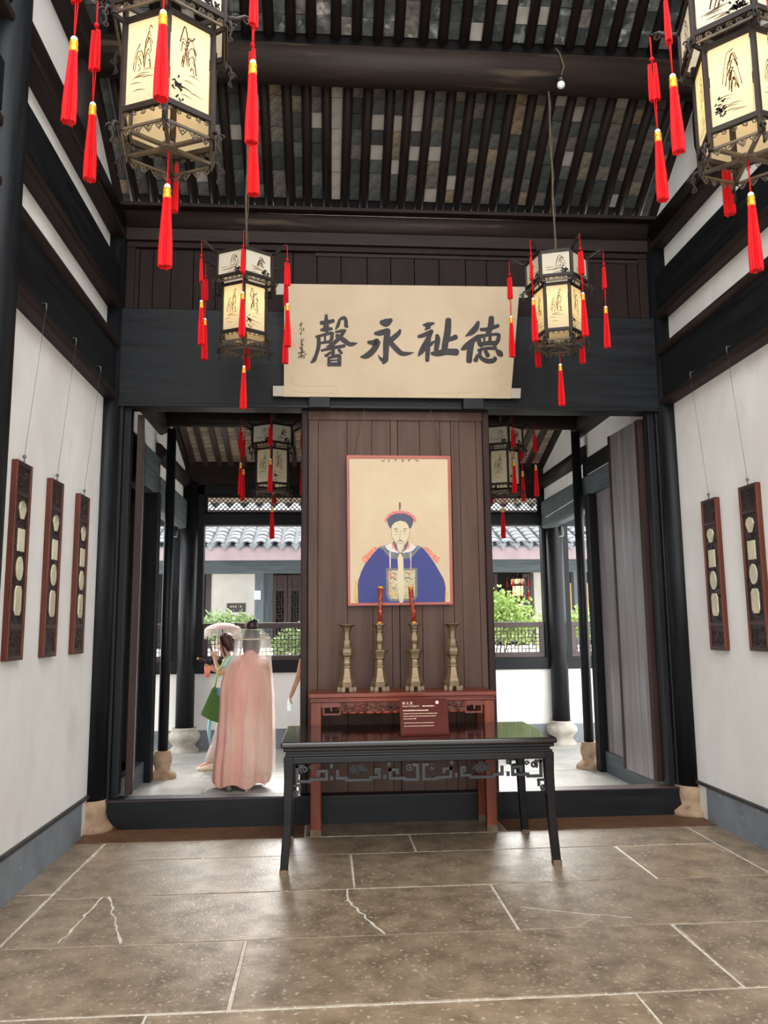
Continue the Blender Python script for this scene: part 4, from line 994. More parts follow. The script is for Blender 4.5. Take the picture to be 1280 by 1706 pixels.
de = [[(880,125,40),(850,200,75),(790,260,70),(720,305,12)],[(880,310,60),(800,370,70),(720,440,75),(670,470,28)],[(800,380,70),(775,500,80),(765,620,74)],[(910,220,40),(1000,215,50),(1130,172,48)],[(1045,72,70),(1035,180,75),(1000,280,62)],[(890,310,58),(1000,290,38),(1100,280,40),(1140,290,48)],
 [(880,320,50),(900,400,60),(925,432,36)],[(1140,290,45),(1125,360,55),(1080,420,50)],[(955,310,26),(955,400,28)],[(1030,300,38),(1020,400,48)],[(890,410,48),(1000,392,58),(1105,392,58)],[(880,482,40),(980,457,40),(1100,455,48)],[(872,540,40),(845,610,60)],
 [(905,470,46),(905,560,50),(980,612,60),(1060,612,62),(1098,582,38),(1070,560,8)],[(970,490,50),(1000,550,58)],[(1110,480,40),(1150,520,78),(1172,545,50)]]
sig = [[(450,220,15),(440,310,30),(430,400,32)],[(385,330,30),(485,290,28)],[(370,490,12),(440,440,20),(450,520,22),(430,660,22),(395,590,14)],[(510,430,20),(530,500,34),(490,530,12)],[(445,790,20),(445,900,30),(445,1000,34)],[(450,880,20),(530,810,28)],[(460,930,18),(515,920,14)],
 [(440,1000,20),(510,990,25),(390,1120,24),(500,1090,24)],[(340,1280,35),(550,1230,38)],[(460,1100,40),(460,1250,44)],[(430,1170,20),(520,1165,24)],[(460,1280,30),(350,1440,34)],[(430,1420,25),(470,1350,25),(540,1370,30),(530,1450,30)],[(480,1380,25),(450,1440,20)],[(560,1300,30),(605,1322,36)]]
for nm, ss, f_ in (('character_xin', xin, A_), ('character_yong', yong, A_), ('character_zhi', zhi, B_), ('character_de', de, B_)):
    b = MB()
    for i, s_ in enumerate(ss):
        b.stroke(s_, (lambda u, v, f_=f_, i=i: f_(u, v)+bn*(.00012*i)))
    b.build('brushed_character', 'ink', ban)
b = MB()
for i, s_ in enumerate(sig): b.stroke(s_, lambda u, v, i=i: C_(u, v)+bn*(.00012*i))
b.build('signature', 'ink_small', ban)['kind'] = 'stuff'
for q in ([(155,475),(300,475),(300,630),(155,630)], [(170,925),(325,925),(325,1075),(170,1075)]): MB().flat(q, C_).build('seal_stamp', 'seal_red', ban)
b = MB(); f_ = lambda u, v: bp(440+u/2.844, 450+v/2.844, .005)
for s_ in ([(130,500,2),(155,548,3),(330,552,3),(340,585,2)], [(130,570,2),(190,580,3),(340,585,2)], [(760,582,2),(900,584,3),(1040,575,2)], [(1090,520,2),(1130,490,2)]): b.stroke(s_, f_)
b.build('paper_creases', 'crease', ban)['kind'] = 'stuff'

# ================================================================== PORTRAIT
PYp = 6.935
por = thing('ancestor_portrait', 'framed painted portrait of a seated elder in blue robe and hat on the plank screen', 'painting', (0, 0, 0))
pp = lambda x, y, off=0: at(x, y, Y=PYp)+Vector((0, -off, 0))
f4 = lambda u, v, d: pp(u, v, d)
fr_o = [(577.5, 758.5), (750.5, 760), (755, 1007), (580, 1009.5)]; fr_i = [(582, 763.5), (746, 764.5), (750.5, 1003), (584, 1005)]
b = MB()
for k in range(4): b.prism([fr_o[k], fr_o[(k+1) % 4], fr_i[(k+1) % 4], fr_i[k]], f4, -.012, .010)
b.build('frame', 'portrait_border', por, .001)
MB().prism(fr_o, f4, -.02, 0).build('canvas', 'paper_portrait', por)
Z7 = 7.53
layer = [0]
def paint(b_, polys, mi):
    for q in polys:
        layer[0] += 1; o = .0012+.0001*layer[0]
        b_.flat(q, lambda u, v, o=o: pp(580+u/Z7, 820+v/Z7, o), mi)
def pst(b_, strokes, mi):
    for q in strokes:
        layer[0] += 1; o = .0012+.0001*layer[0]
        b_.stroke(q, lambda u, v, o=o: pp(580+u/Z7, 820+v/Z7, o), mi)
pm = ['p_blue', 'p_grey', 'p_pink', 'p_red', 'p_olive', 'p_cream', 'p_white', 'p_badge', 'p_tan', 'p_line', 'p_teal']
b = MB()
mir = lambda q, c=662: [(2*c-u, v) for u, v in q]
paint(b, [[(130,1080),(95,1120),(80,1200),(75,1290),(85,1390),(135,1390)], mir([(140,1040),(100,1110),(85,1200),(75,1290),(85,1390),(135,1390)])], 8)
sh = [(380,690),(330,690),(290,720),(240,770),(172,828),(190,870),(212,895),(300,790)]
paint(b, [sh, mir(sh)], 3)
paint(b, [[(380,700),(300,790),(215,900),(165,1000),(130,1110),(122,1180),(128,1390),(1215,1390),(1226,1200),(1205,1100),(1150,1000),(1080,880),(1000,770),(940,700),(760,660),(560,660)]], 0)
co = [(385,690),(440,720),(500,800),(560,835),(640,830),(655,760),(600,690),(560,640)]
paint(b, [co, mir(co)], 4)
ci = [(440,685),(500,740),(560,775),(640,760),(625,700),(570,630),(500,660)]
paint(b, [ci, mir(ci)], 6)
c2 = [(540,690),(575,760),(620,750),(600,690),(575,640)]
pst(b, [[(450,680,14),(510,740,16),(580,765,16),(610,760,10)], [(2*662-450,680,14),(2*662-510,740,16),(2*662-580,765,16),(2*662-610,760,10)]], 10)
co3 = [(575,615),(545,650),(560,700),(625,745),(610,690)]
paint(b, [co3, mir(co3)], 3); pst(b, [[(575,625,18),(600,690,22),(625,740,10)], [(749,625,18),(724,690,22),(699,740,10)]], 1)
# badge
paint(b, [[(475,955),(868,950),(872,1300),(830,1365),(520,1370),(480,1290)]], 4); paint(b, [[(505,985),(840,980),(842,1290),(810,1335),(540,1340),(512,1280)]], 7)
pst(b, [[(560,1330,10),(600,1240,10)], [(590,1335,10),(630,1240,10)], [(760,1240,10),(720,1330,10)], [(790,1250,10),(750,1335,10)], [(540,1310,9),(570,1240,9)]], 8)
pst(b, [[(530,1090,14),(560,1070,18),(600,1100,14)], [(715,1090,14),(750,1070,18),(800,1095,14)], [(560,1010,12),(600,1030,14)], [(720,1010,12),(780,1030,14)], [(560,1220,12),(600,1200,12)]], 4)
pst(b, [[(530,1010,12),(545,1060,12),(600,1050,12)], [(740,1030,12),(800,1000,12)], [(525,1150,10),(535,1300,10)], [(800,1150,12),(770,1190,10)]], 3)
# beard scroll and necklace
paint(b, [[(655,755),(620,830),(628,960),(622,1100),(630,1250),(645,1385),(690,1385),(712,1250),(700,1100),(696,960),(694,830)]], 5)
pst(b, [[(528,740,14),(528,840,16),(528,950,14)], [(785,740,12),(788,850,12),(790,960,12)]], 6); pst(b, [[(528,960,10),(530,1150,10)], [(790,860,8),(795,1010,8)]], 2)
# face
paint(b, [[(545,420),(535,470),(535,520),(550,570),(585,610),(615,680),(640,745),(670,760),(695,690),(735,610),(765,560),(775,520),(775,450),(760,390),(660,350),(570,380)]], 5)
pst(b, [[(545,470,5),(550,560,5),(590,620,5),(615,690,4)], [(772,470,5),(765,560,5),(735,615,5),(700,690,4)]], 9)
# hat
paint(b, [[(462,385),(458,340),(490,290),(560,245),(655,232),(760,250),(830,295),(858,340),(850,385),(800,330),(660,270),(520,330)]], 2)
paint(b, [[(495,380),(490,340),(540,290),(600,268),(720,268),(790,300),(822,340),(815,385),(795,440),(768,462),(755,415),(720,375),(655,358),(590,378),(550,420),(540,465),(515,430)]], 1)
pst(b, [[(650,135,22),(650,170,26),(650,225,14)]], 9)
# features
pst(b, [[(570,466,6),(600,460,12),(630,470,5)], [(690,470,5),(715,460,12),(745,464,6)], [(580,492,4),(605,492,9),(630,498,4)], [(682,494,4),(706,490,9),(732,490,4)], [(658,480,4),(650,560,4),(642,600,5),(660,612,6),(678,600,4)],
        [(615,660,6),(618,625,7),(655,608,9),(690,625,7),(695,660,6)], [(640,640,4),(656,645,8),(672,640,4)], [(655,600,14),(655,618,6)], [(580,520,3),(600,535,3),(625,525,3)], [(690,525,3),(710,532,3),(735,518,3)]], 9)
b.build('painted_figure', pm, por)
b = MB(); f_ = lambda u, v: pp(615+u/11.13, 755+v/11.13, .0015)
for s_ in ([(235,140,14),(265,150,20),(290,125,12)], [(370,115,14),(368,155,24)], [(480,120,16),(510,120,16)], [(480,148,14),(505,148,12)], [(605,135,16),(640,135,16)], [(625,120,12),(625,160,22)], [(725,140,14),(765,120,20)], [(745,145,18),(730,155,10)], [(870,115,12),(875,140,20),(930,145,14)], [(900,120,10),(910,130,10)]): b.stroke(s_, f_)
b.build('inscription', 'p_line', por)['kind'] = 'stuff'
hk = [at(608, 676, Y=6.88), at(716, 678, Y=6.88)]; tops = [at(590, 758, Y=PYp), at(736, 759, Y=PYp)]
for a, c in zip(hk, tops):
    MB().tube([a, c], .0025, 6).build('hanging_cord', 'rope', por)
    MB().tube([a+Vector((0,.03,.02)), a+Vector((0,-.015,.02)), a+Vector((0,-.02,-.005)), a], .005, 6).build('hook', 'wire', por)

# ================================================================== CARVED WALL FRAMES
def wall_frame(label, side, yc, group, seed, z0=1.42, H=1.215, W=.25, T=.042):
    s = -1 if side == 'left' else 1; X = XL if s < 0 else XR
    t = thing('carved_frame', label, 'wall panel', (X, yc, z0), 0, group)
    # local: u along +Y, v up, d out from the wall (into the room)
    f = lambda u, v, d: (-s*d, u, v)
    def bx(u0, u1, v0, v1, d0, d1): return MB().prism([(u0, v0), (u1, v0), (u1, v1), (u0, v1)], f, d0, d1)
    h = W/2; r = .021
    bx(-h, -h+r, 0, H, 0.002, T).build('side_rail', 'frame_brown', t, .005); bx(h-r, h, 0, H, .002, T).build('side_rail', 'frame_brown', t, .005)
    for v0, v1 in ((0, .03), (H-.028, H), (.185, .22), (H-.215, H-.185)): bx(-h+r, h-r, v0, v1, .004, T-.002).build('cross_rail', 'frame_dark', t, .005)
    bx(-h+r, h-r, .02, H-.02, .002, T-.014).build('ground_panel', 'frame_carving', t)
    dC = T-.012
    b = MB(); rr = random.Random(seed)
    for (v0, v1) in ((.05, .165), (H-.17, H-.045)):
        for i in range(16): b.curl((rr.uniform(-h+r+.022, h-r-.022), rr.uniform(v0, v1)), rr.uniform(.012, .024), f, .0045, 1.2, rr.uniform(0, 6), dC)
        for v in (v0-.012, v1+.012): b.bar(f(-h+r+.01, v, dC), f(h-r-.01, v, dC), .008, .012)
    for i in range(75):
        b.curl((rr.uniform(-h+r+.02, h-r-.02), rr.uniform(.24, H-.24)), rr.uniform(.01, .02), f, .004, 1.2, rr.uniform(0, 6), dC)
    b.build('carving', 'frame_carving', t)['kind'] = 'stuff'
    def inlay(poly):
        MB().prism([(u*1.13, v) for u, v in poly], f, dC-.01, dC+.004).build('inlay_rim', 'frame_dark', t, .002)
        MB().prism(poly, f, dC-.01, dC+.012).build('stone_inlay', 'inlay', t, .002)
    c = .905; inlay([(-.055, c+.02), (-.04, c+.055), (0, c+.07), (.04, c+.055), (.055, c+.02), (.02, c-.045), (-.02, c-.045)])
    inlay([(-.05, .66), (.05, .66), (.05, .80), (-.05, .80)])
    inlay([(.05*math.cos(a*PI/12), .555+.075*math.sin(a*PI/12)) for a in range(24)])
    inlay([(-.03, .27), (.03, .27), (.05, .3), (.05, .42), (.03, .45), (-.03, .45), (-.05, .42), (-.05, .3)])
    zt = 3.65-z0
    MB().tube([f(0, H-.005, .03), f(0, H+.05, .03)], .004, 6).ball(f(0, H+.04, .03), .012, 8).build('hanging_hook', 'wire', t)
    MB().tube([f(0, H+.05, .03), f(0, zt, .115)], .0014, 5).build('hanging_wire', 'wire', t)
    MB().tube([f(0, zt-.02, .115), f(0, zt+.03, .115), f(.0, zt+.035, .06)], .004, 6).build('beam_hook', 'wire', t)
    return t
GL, GR = 'carved frames with stone inlays', 'carved frames with stone inlays'
wall_frame('carved inlaid frame of three, hung between the other two', 'left', 5.655, GL, 2)
wall_frame('carved inlaid frame of three, hung farthest from the back corner column', 'left', 5.035, GL, 1)
wall_frame('carved inlaid frame of three, hung beside the back corner column', 'left', 6.29, GL, 3)
wall_frame('carved inlaid frame of two, hung beside the back corner column', 'right', 6.22, GR, 4, z0=1.39)
wall_frame('carved inlaid frame of two, hung farther from the back corner column', 'right', 5.61, GR, 5, z0=1.40)

# ================================================================== PEOPLE
def skin_body(parent, name, nodes, edges, root, m_, sub=2):
    keys = list(nodes); idx = {k: i for i, k in enumerate(keys)}
    me = bpy.data.meshes.new(name); me.from_pydata([nodes[k][0] for k in keys], [(idx[a], idx[b]) for a, b in edges], []); me.update()
    me.materials.append(MATS[m_])
    o = link(name, me, parent)
    o.modifiers.new('skin', 'SKIN')
    for k in keys:
        sv = me.skin_vertices[0].data[idx[k]]; r = nodes[k][1]; sv.radius = r if isinstance(r, tuple) else (r, r); sv.use_root = (k == root)
    s_ = o.modifiers.new('sub', 'SUBSURF'); s_.levels = sub; s_.render_levels = sub
    o.modifiers['skin'].use_smooth_shade = True
    return o
def add_hand(nodes, edges, wrist, tag_, d, side, curl):
    # palm and five fingers growing from the wrist; d = pointing direction, side = thumb direction, curl = palm normal
    w_ = Vector(nodes[wrist][0]); d = Vector(d).normalized(); s_ = Vector(side).normalized(); c = Vector(curl).normalized()
    pm_ = tag_+'palm'; nodes[pm_] = (w_+d*.045, (.026, .018)); edges.append((wrist, pm_))
    for i, (off, ln) in enumerate(((.027, .062), (.009, .07), (-.009, .066), (-.026, .052))):
        a = w_+d*.082+s_*off; b_ = a+d*ln*.5+c*.012; e = b_+d*ln*.25+c*ln*.5
        for q, (p, r) in enumerate(((a, .0095), (b_, .0085), (e, .007))): nodes['%sf%d%d' % (tag_, i, q)] = (p, r)
        edges += [(pm_, '%sf%d0' % (tag_, i)), ('%sf%d0' % (tag_, i), '%sf%d1' % (tag_, i)), ('%sf%d1' % (tag_, i), '%sf%d2' % (tag_, i))]
    a = w_+d*.035+s_*.034; b_ = a+d*.035+s_*.014+c*.012
    nodes[tag_+'t0'] = (a, .011); nodes[tag_+'t1'] = (b_, .009); edges += [(pm_, tag_+'t0'), (tag_+'t0', tag_+'t1')]

# --- woman in pink, seen from behind --------------------------------------
PX, PYw = -.80, 8.5
pw = thing('person', 'person in a long pink robe and pale see-through veil seen from behind', 'person', (PX, PYw, 0))
W_ = lambda x, y: at(x, y, Y=PYw)-Vector((PX, PYw, 0))
nodes = {'pel': ((.0, 0, .86), .12), 'wst': ((.01, 0, 1.02), .1), 'chs': ((.02, 0, 1.18), (.13, .1)), 'nkb': ((.03, 0, 1.31), .06), 'nk': ((.03, .0, 1.36), .045), 'hd0': ((.03, .01, 1.43), .07), 'hd1': ((.03, .01, 1.51), .078), 'hd2': ((.03, 0, 1.57), .05), 'nose': ((.015, .088, 1.46), .014),
  'shl': ((-.15, 0, 1.26), .05), 'ell': ((-.2, .06, 1.05), .034), 'wrl': ((-.14, .2, 1.06), .026), 'shr': ((.19, 0, 1.26), .05), 'elr': ((.2, .06, 1.04), .034), 'wrr': ((.13, .2, 1.02), .026),
  'hpl': ((-.09, 0, .82), .085), 'knl': ((-.1, .02, .46), .06), 'anl': ((-.1, 0, .09), .04), 'tol': ((-.1, .13, .03), .03), 'hpr': ((.09, 0, .82), .085), 'knr': ((.09, .05, .46), .06), 'anr': ((.08, .06, .1), .04), 'tor': ((.08, .19, .03), .03)}
edges = [('pel','wst'),('wst','chs'),('chs','nkb'),('nkb','nk'),('nk','hd0'),('hd0','hd1'),('hd1','hd2'),('hd0','nose'),('chs','shl'),('shl','ell'),('ell','wrl'),('chs','shr'),('shr','elr'),('elr','wrr'),('pel','hpl'),('hpl','knl'),('knl','anl'),('anl','tol'),('pel','hpr'),('hpr','knr'),('knr','anr'),('anr','tor')]
add_hand(nodes, edges, 'wrl', 'L', (.2, 1, .1), (0, 0, 1), (1, 0, 0)); add_hand(nodes, edges, 'wrr', 'R', (-.2, 1, .1), (0, 0, 1), (-1, 0, 0))
skin_body(pw, 'body', nodes, edges, 'pel', 'skin')
def robe(spec, n, fold, ph, depth, zoff=0, grow=0):
    rings = []
    for (xl, xr, y, fd) in spec:
        a, b_ = W_(xl, y), W_(xr, y); cx = (a.x+b_.x)/2; hw = (b_.x-a.x)/2+grow; z = (a.z+b_.z)/2+zoff
        ring = []
        for k in range(n):
            t = 2*PI*k/n; f = 1+fd*fold*(math.sin(9*t+ph)+.6*math.sin(17*t+ph*2+z*1.5)+.4*math.sin(5*t+z*2))
            ring.append((cx+hw*f*math.cos(t), (depth(z)+grow)*f*math.sin(t), z+(fd*.02*math.sin(6*t) if y > 1290 else 0)))
        rings.append(ring)
    return rings
dp = lambda z: .14+.1*max(0, min(1, (1.25-z)/1.1))
spec = [(357,446,1304,1),(355,449,1295,1),(357,451,1270,.9),(361,452,1240,.8),(364,452,1205,.7),(366,452,1175,.6),(366,452,1150,.5),(368,450,1135,.4),(374,447,1118,.3),(384,441,1104,.2),(397,434,1094,.1),(408,428,1088,.05),(411,425,1083,.0)]
MB().loft(robe(spec, 96, .05, .4, dp), cap=False).build('pink_robe', 'pink_dress', pw)
vspec = [(368,455,1285,1),(368,455,1240,.9),(370,455,1200,.8),(371,454,1160,.7),(372,452,1135,.6),(378,450,1115,.5),(387,449,1100,.35),(392,449,1085,.2),(393,448,1070,.1),(395,447,1062,.05)]
MB().loft(robe(vspec, 72, .03, 1.7, dp, 0, .02), cap=False).build('veil', 'veil', pw)
hc = W_(421, 1063)
ht = MB().lathe([(.178, 0), (.17, .03), (.14, .06), (.09, .085), (.06, .09)], 32, (hc.x, .0, hc.z)); ho = ht.build('veil_hat', 'veil_hat', pw)
MB().tube([(hc.x+.18*math.cos(t*PI/16), .18*math.sin(t*PI/16), hc.z+.012*math.sin(t*PI/16)) for t in range(33)], .006, 6).build('hat_rim', 'hat_rim', ho)
MB().tube([(hc.x+.075*math.cos(t*PI/16), .075*math.sin(t*PI/16), hc.z+.085) for t in range(33)], .005, 6).build('hat_rim', 'hat_rim', ho)
hb = MB(); 
hb.loft([[(.03+rx*math.cos(2*PI*k/18), -.005+ry*math.sin(2*PI*k/18), z) for k in range(18)] for z, rx, ry in ((1.30, .06, .05), (1.36, .085, .075), (1.44, .096, .1), (1.52, .092, .1), (1.58, .07, .078), (1.61, .03, .035))])
hb.ball((hc.x-.005, -.02, 1.625), .062, 12, 0, 1.05, 1, .95); hb.ball((hc.x+.02, -.01, 1.66), .035, 8)
hb.build('hair', 'hair', pw)
fl_ = MB()
for q in range(6): fl_.ball((hc.x-.06+.012*math.cos(q), .0+.014*math.sin(q*1.3), 1.63+.014*math.sin(q)), .013, 6)
fl_.build('hair_flower', 'p_red', pw)
for p, mm, dy in ((W_(385, 1311), 'shoe_grey', -.2), (W_(414, 1304), 'shoe', -.18)):
    MB().loft([[(p.x+rx*math.cos(2*PI*k/14), dy+yy+ry*math.sin(2*PI*k/14), z) for k in range(14)] for z, rx, ry, yy in ((0, .036, .1, .07), (.03, .04, .105, .07), (.045, .037, .09, .05), (.062, .03, .05, .01))]).build('shoe', mm, pw)

# --- girl in mint top ----------------------------------------------------
GX, GY = -1.2, 9.65
gp = thing('person', 'person in a mint top holding a phone with a green bag on the arm', 'person', (GX, GY, 0))
G_ = lambda x, y, dy=0: at(x, y, Y=GY+dy)-Vector((GX, GY, 0))
hd = G_(374, 1072)
sL = G_(388, 1100, -.12); eL = G_(369, 1124, -.16); wL = G_(359, 1103, -.1); sR = G_(384, 1100, .14); eR = G_(372, 1126, .1); wR = G_(360, 1117, .02)
nodes = {'pel': ((.1, 0, .78), .115), 'wst': ((.11, 0, .93), .095), 'chs': ((.1, 0, 1.1), (.1, .12)), 'nkb': ((.07, 0, 1.23), .055), 'nk': ((hd.x+.03, 0, 1.285), .042), 'hd0': ((hd.x, 0, hd.z-.05), .062), 'hd1': ((hd.x+.01, 0, hd.z+.03), .08), 'hd2': ((hd.x+.015, 0, hd.z+.1), .05),
  'jaw': ((hd.x-.055, 0, hd.z-.065), .034), 'nose': ((hd.x-.098, 0, hd.z-.012), .012), 'brow': ((hd.x-.07, 0, hd.z+.03), .035),
  'sL': (tuple(sL), .045), 'eL': (tuple(eL), .035), 'wL': (tuple(wL), .024), 'sR': (tuple(sR), .045), 'eR': (tuple(eR), .035), 'wR': (tuple(wR), .024),
  'hpL': ((.09, -.09, .74), .085), 'knL': ((.0, -.09, .4), .058), 'anL': ((-.12, -.09, .08), .036), 'toL': ((-.24, -.09, .025), .028), 'hpR': ((.1, .09, .74), .085), 'knR': ((.1, .09, .42), .058), 'anR': ((.2, .09, .1), .036), 'toR': ((.1, .09, .025), .028)}
edges = [('pel','wst'),('wst','chs'),('chs','nkb'),('nkb','nk'),('nk','hd0'),('hd0','hd1'),('hd1','hd2'),('hd0','jaw'),('hd0','nose'),('hd1','brow'),('chs','sL'),('sL','eL'),('eL','wL'),('chs','sR'),('sR','eR'),('eR','wR'),('pel','hpL'),('hpL','knL'),('knL','anL'),('anL','toL'),('pel','hpR'),('hpR','knR'),('knR','anR'),('anR','toR')]
add_hand(nodes, edges, 'wL', 'L', (-.15, .1, 1), (1, 0, 0), (-.2, 1, 0)); add_hand(nodes, edges, 'wR', 'R', (-1, -.1, .35), (0, 0, 1), (0, -1, .2))
skin_body(gp, 'body', nodes, edges, 'pel', 'skin')
# face marks
MB().ball((hd.x-.072, -.032, hd.z+.005), .009, 6).ball((hd.x-.072, .032, hd.z+.005), .009, 6).build('eyes', 'hair', gp)
MB().ball((hd.x-.08, 0, hd.z-.05), .012, 6, 0, .6, 1.4, .4).build('lips', 'p_red', gp)
# top, trousers
top = [[(cx+rx*math.cos(2*PI*k/24), ry*math.sin(2*PI*k/24), z) for k in range(24)] for z, cx, rx, ry in ((.72, .1, .15, .17), (.9, .11, .13, .155), (1.05, .1, .125, .16), (1.17, .085, .11, .17), (1.23, .07, .08, .1), (1.25, .065, .06, .065))]
MB().loft(top, cap=False).build('mint_top', 'mint', gp)
sv_ = MB()
for s0, e0 in ((sL, eL), (sR, eR)): 
    mdl = s0.lerp(e0, .62); sv_.tube([s0.lerp(Vector((.09, 0, 1.16)), .5), s0, mdl], [.06, .066, .062], 14)
sv_.build('sleeves', 'mint', gp)
tr = MB()
for sy, kn, an in ((-.09, (.0, .4), (-.12, .1)), (.09, (.1, .42), (.2, .12))):
    tr.tube([(.1, sy, .78), (.095, sy, .72), (kn[0], sy, kn[1]), (an[0], sy, an[1])], [.11, .1, .075, .06], 16)
tr.build('trousers', 'trousers', gp)
MB().loft([[(cx+rx*math.cos(2*PI*k/24)*(1+.06*math.sin(7*2*PI*k/24)), ry*math.sin(2*PI*k/24), z) for k in range(24)] for z, cx, rx, ry in ((.12, -.02, .17, .15), (.4, .05, .16, .17), (.8, .1, .145, .16))], cap=False).build('skirt', 'pink_dress', gp) if False else None
MB().tube([G_(351, 1196, -.12), G_(348, 1215, -.13), G_(350, 1240, -.12)], [.02, .024, .008], 8).build('cyan_ribbon', 'flower_cyan', gp)
sh_ = G_(345, 1272)
for p, yy in (((sh_.x+.02), -.09), (.13, .09)):
    MB().loft([[(p+ox+rx*math.cos(2*PI*k/14), yy+ry*math.sin(2*PI*k/14), z) for k in range(14)] for z, ox, rx, ry in ((0, 0, .125, .042), (.03, 0, .125, .045), (.055, .03, .09, .042), (.08, .06, .045, .036))]).build('shoe', 'shoe', gp)
# hair: cap, locks, bunch
hh = MB()
hh.loft([[(hd.x+ox+rx*math.cos(2*PI*k/18), ry*math.sin(2*PI*k/18), hd.z+z) for k in range(18)] for z, ox, rx, ry in ((-.09, .07, .045, .07), (-.03, .055, .075, .092), (.04, .03, .095, .098), (.09, .015, .085, .085), (.125, .015, .045, .05))])
for q in range(14):
    yy = -.08+.16*q/13; hh.tube([(hd.x-.04, yy, hd.z+.09), (hd.x-.03+.02*abs(yy)*10*.1, yy*1.2, hd.z), (hd.x+.01, yy*1.15, hd.z-.1), (hd.x+.05, yy, hd.z-.22)], [.014, .014, .011, .005], 6)
hh.ball((hd.x+.05, -.07, hd.z+.08), .03, 8); hh.ball((hd.x+.09, -.02, hd.z+.02), .05, 8)
hh.build('hair', 'hair_red', gp)
# carried things
ph_ = G_(364, 1104, -.02)
pho = thing('phone', 'dark blue phone held flat in the hand of the person in mint', 'phone', (GX+ph_.x, GY-.04, ph_.z))
pho.rotation_euler = (.5, .55, .1); MB().bb(-.085, .085, -.006, .006, -.042, .042).build('phone_case', 'phone', pho, .005); MB().bb(-.078, .078, -.0068, -.006, -.037, .037).build('screen', 'metal_dark', pho)
cu = G_(346, 1118, -.02); cup = thing('drink_cup', 'clear cup of pink drink held by the person in mint', 'cup', (GX+cu.x, GY-.04, cu.z-.07))
MB().lathe([(.03, 0), (.037, .12), (.038, .125)], 18).build('cup_wall', 'cup', cup); MB().lathe([(.026, .004), (.03, .05)], 16).build('drink', 'p_pink', cup)
hs = [G_(331, 1098, -.06), G_(352, 1108, -.06)]
stk = thing('wooden_handle', 'brown wooden handle with a yellow tip held beside the phone', 'handle', (GX+hs[0].x, GY-.06, hs[0].z))
dl = hs[1]-hs[0]; dl.y = 0
MB().tube([(0,0,0), dl*.25, dl*.5, dl], [.018, .02, .014, .011], 10).build('grip', 'door_edge', stk); MB().tube([-dl*.12, dl*.06], [.012, .016], 10).build('yellow_tip', 'gold', stk)
bgc = [G_(x, y, -.15) for x, y in ((357,1143),(377,1148),(372,1204),(352,1197),(337,1188))]
bag = thing('shoulder_bag', 'green cloth bag with a blue flower hanging by the person in mint', 'bag', (GX, GY-.26, 0))
poly = [(p.x, p.z) for p in bgc]
MB().prism(poly, lambda u, v, d: (u, d+.018*math.sin(v*18+u*9), v), -.05, .05).build('bag_body', 'bag_green', bag, .02)
st0 = G_(381, 1098, -.15)
MB().tube([(poly[0][0]+.02, 0, poly[0][1]-.01), (poly[0][0]+.06, -.03, poly[0][1]+.18), (st0.x, .0, st0.z+.04)], .012, 8).build('strap', 'leaf_b', bag)
fb = MB(); fc = G_(372, 1151, -.15)
for q in range(9):
    a = q*.7; fb.ball((fc.x+.03*math.cos(a), -.06, fc.z+.03*math.sin(a)), .022, 6, 0, 1, .5, 1)
fb.build('blue_flower', 'flower_blue', bag)
lb_ = G_(371, 1180, -.15); MB().bb(lb_.x-.012, lb_.x+.012, -.056, -.05, lb_.z-.008, lb_.z+.008).build('bag_label', 'fringe', bag)
# fringed parasol beyond the girl, resting behind her head
pc_ = at(372, 1040, Y=10.05)
par = thing('parasol', 'small pale pink fringed parasol above the person in mint', 'parasol', (pc_.x, 10.05, pc_.z))
MB().lathe([(.22, -.06), (.2, -.035), (.14, -.005), (.07, .012), (.01, .02)], 24).build('canopy', 'parasol_pink', par)
fg = MB(); r_ = random.Random(9)
for q in range(70):
    a = 2*PI*q/70; l = r_.uniform(.08, .13); fg.tube([(.218*math.cos(a), .218*math.sin(a), -.055), (.222*math.cos(a), .222*math.sin(a), -.055-l)], .004, 4)
fg.build('fringe_strands', 'fringe', par)['kind'] = 'stuff'
MB().tube([(0, 0, .05), (0, 0, -.1), (.06, -.05, -.62)], .007, 8).build('shaft', 'door_edge', par)
MB().ball((.17, -.1, .0), .022, 8).build('tie_knob', 'hair', par)

# --- third person, mostly behind the screen -------------------------------
TXp, TYp = -.06, 9.6
tp = thing('person', 'person in a dark short-sleeved top whose bare arm shows beside the plank screen', 'person', (TXp, TYp, 0))
T_ = lambda x, y, dy=0: at(x, y, Y=TYp+dy)-Vector((TXp, TYp, 0))
sh3, el3, wr3 = T_(503, 1089), T_(498, 1126), T_(488, 1152)
nodes = {'pel': ((.02, 0, .86), .11), 'wst': ((.02, 0, 1.02), .095), 'chs': ((.02, 0, 1.2), (.11, .1)), 'nkb': ((.03, 0, 1.36), .055), 'nk': ((.03, 0, 1.42), .045), 'hd0': ((.03, .01, 1.49), .065), 'hd1': ((.03, .01, 1.57), .08), 'hd2': ((.03, 0, 1.65), .05), 'nose': ((.03, .1, 1.53), .013),
  'sL': ((sh3.x+.03, 0, sh3.z+.02), .045), 'eL': (tuple(el3), .036), 'wL': (tuple(wr3), .025), 'sR': ((.2, 0, 1.31), .045), 'eR': ((.26, .02, 1.05), .036), 'wR': ((.27, .08, .83), .025),
  'hpL': ((-.06, 0, .82), .085), 'knL': ((-.06, .02, .46), .06), 'anL': ((-.06, 0, .08), .038), 'toL': ((-.06, .14, .03), .03), 'hpR': ((.1, 0, .82), .085), 'knR': ((.1, .02, .46), .06), 'anR': ((.1, 0, .08), .038), 'toR': ((.1, .14, .03), .03)}
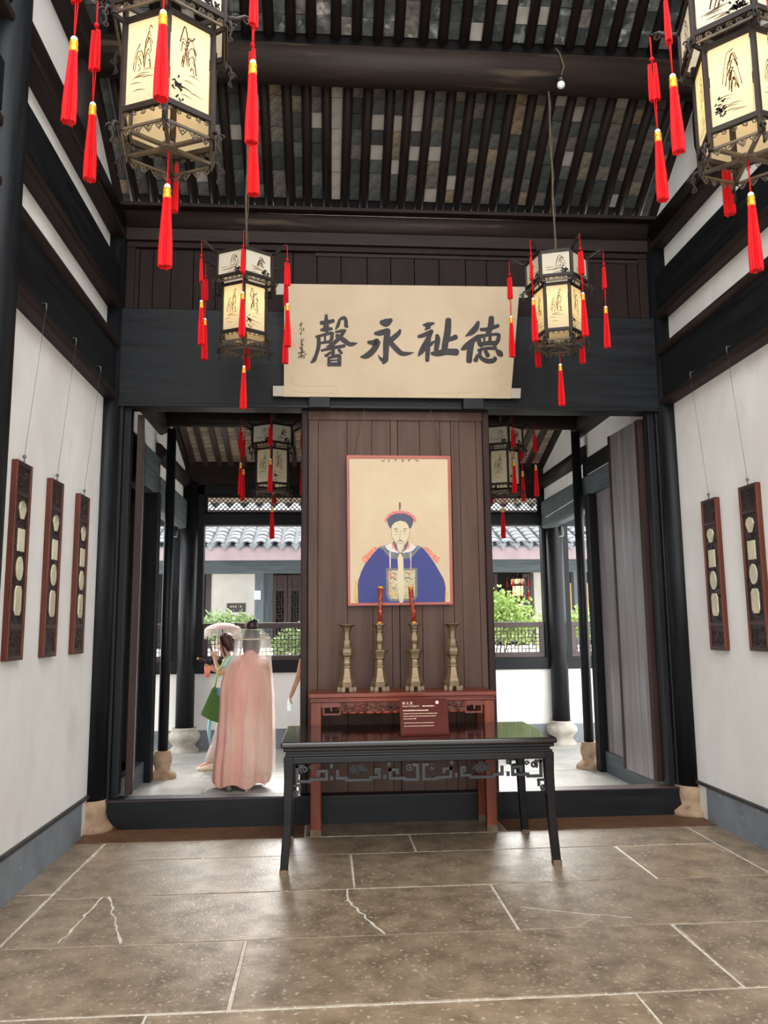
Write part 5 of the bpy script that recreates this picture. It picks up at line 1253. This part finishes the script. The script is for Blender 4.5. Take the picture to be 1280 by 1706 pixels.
edges = [('pel','wst'),('wst','chs'),('chs','nkb'),('nkb','nk'),('nk','hd0'),('hd0','hd1'),('hd1','hd2'),('hd0','nose'),('chs','sL'),('sL','eL'),('eL','wL'),('chs','sR'),('sR','eR'),('eR','wR'),('pel','hpL'),('hpL','knL'),('knL','anL'),('anL','toL'),('pel','hpR'),('hpR','knR'),('knR','anR'),('anR','toR')]
dd = (wr3-el3).normalized(); add_hand(nodes, edges, 'wL', 'L', dd, (0, 1, 0), (1, 0, -.3)); add_hand(nodes, edges, 'wR', 'R', (0, .1, -1), (0, 1, 0), (-1, 0, 0))
skin_body(tp, 'body', nodes, edges, 'pel', 'skin')
MB().loft([[(.02+rx*math.cos(2*PI*k/22), ry*math.sin(2*PI*k/22), z) for k in range(22)] for z, rx, ry in ((.84, .155, .13), (1.02, .14, .12), (1.2, .165, .125), (1.33, .15, .1), (1.38, .07, .07))], cap=False).build('dark_top', 'black_cloth', tp)
MB().tube([(.0, 0, 1.3), (sh3.x+.03, 0, sh3.z+.02), Vector((sh3.x+.03, 0, sh3.z+.02)).lerp(el3, .3)], [.06, .062, .056], 14).tube([(.06, 0, 1.3), (.2, 0, 1.31), (.23, .01, 1.18)], [.06, .062, .056], 14).build('sleeves', 'black_cloth', tp)
b = MB()
for x in (-.06, .1): b.tube([(x, 0, .88), (x, .01, .46), (x, 0, .1)], [.105, .075, .06], 16)
b.build('trousers', 'grey_cloth', tp)
MB().loft([[(.03+rx*math.cos(2*PI*k/18), -.01+ry*math.sin(2*PI*k/18), z) for k in range(18)] for z, rx, ry in ((1.44, .06, .06), (1.52, .09, .085), (1.6, .092, .095), (1.67, .07, .07), (1.7, .03, .03))]).build('hair', 'hair', tp)
for x in (-.06, .1): MB().loft([[(x+rx*math.cos(2*PI*k/14), .06+ry*math.sin(2*PI*k/14), z) for k in range(14)] for z, rx, ry in ((0, .042, .13), (.04, .044, .125), (.08, .036, .06))]).build('shoe', 'shoe_grey', tp)
bo = wr3+dd*.12; bt_ = thing('water_bottle', 'clear crumpled plastic bottle in the hand beside the plank screen', 'bottle', (TXp+bo.x, TYp+.0, bo.z-.05))
MB().lathe([(.022, -.06), (.026, -.05), (.026, .05), (.012, .075), (.012, .09)], 14).build('bottle_body', 'bottle_clear', bt_)
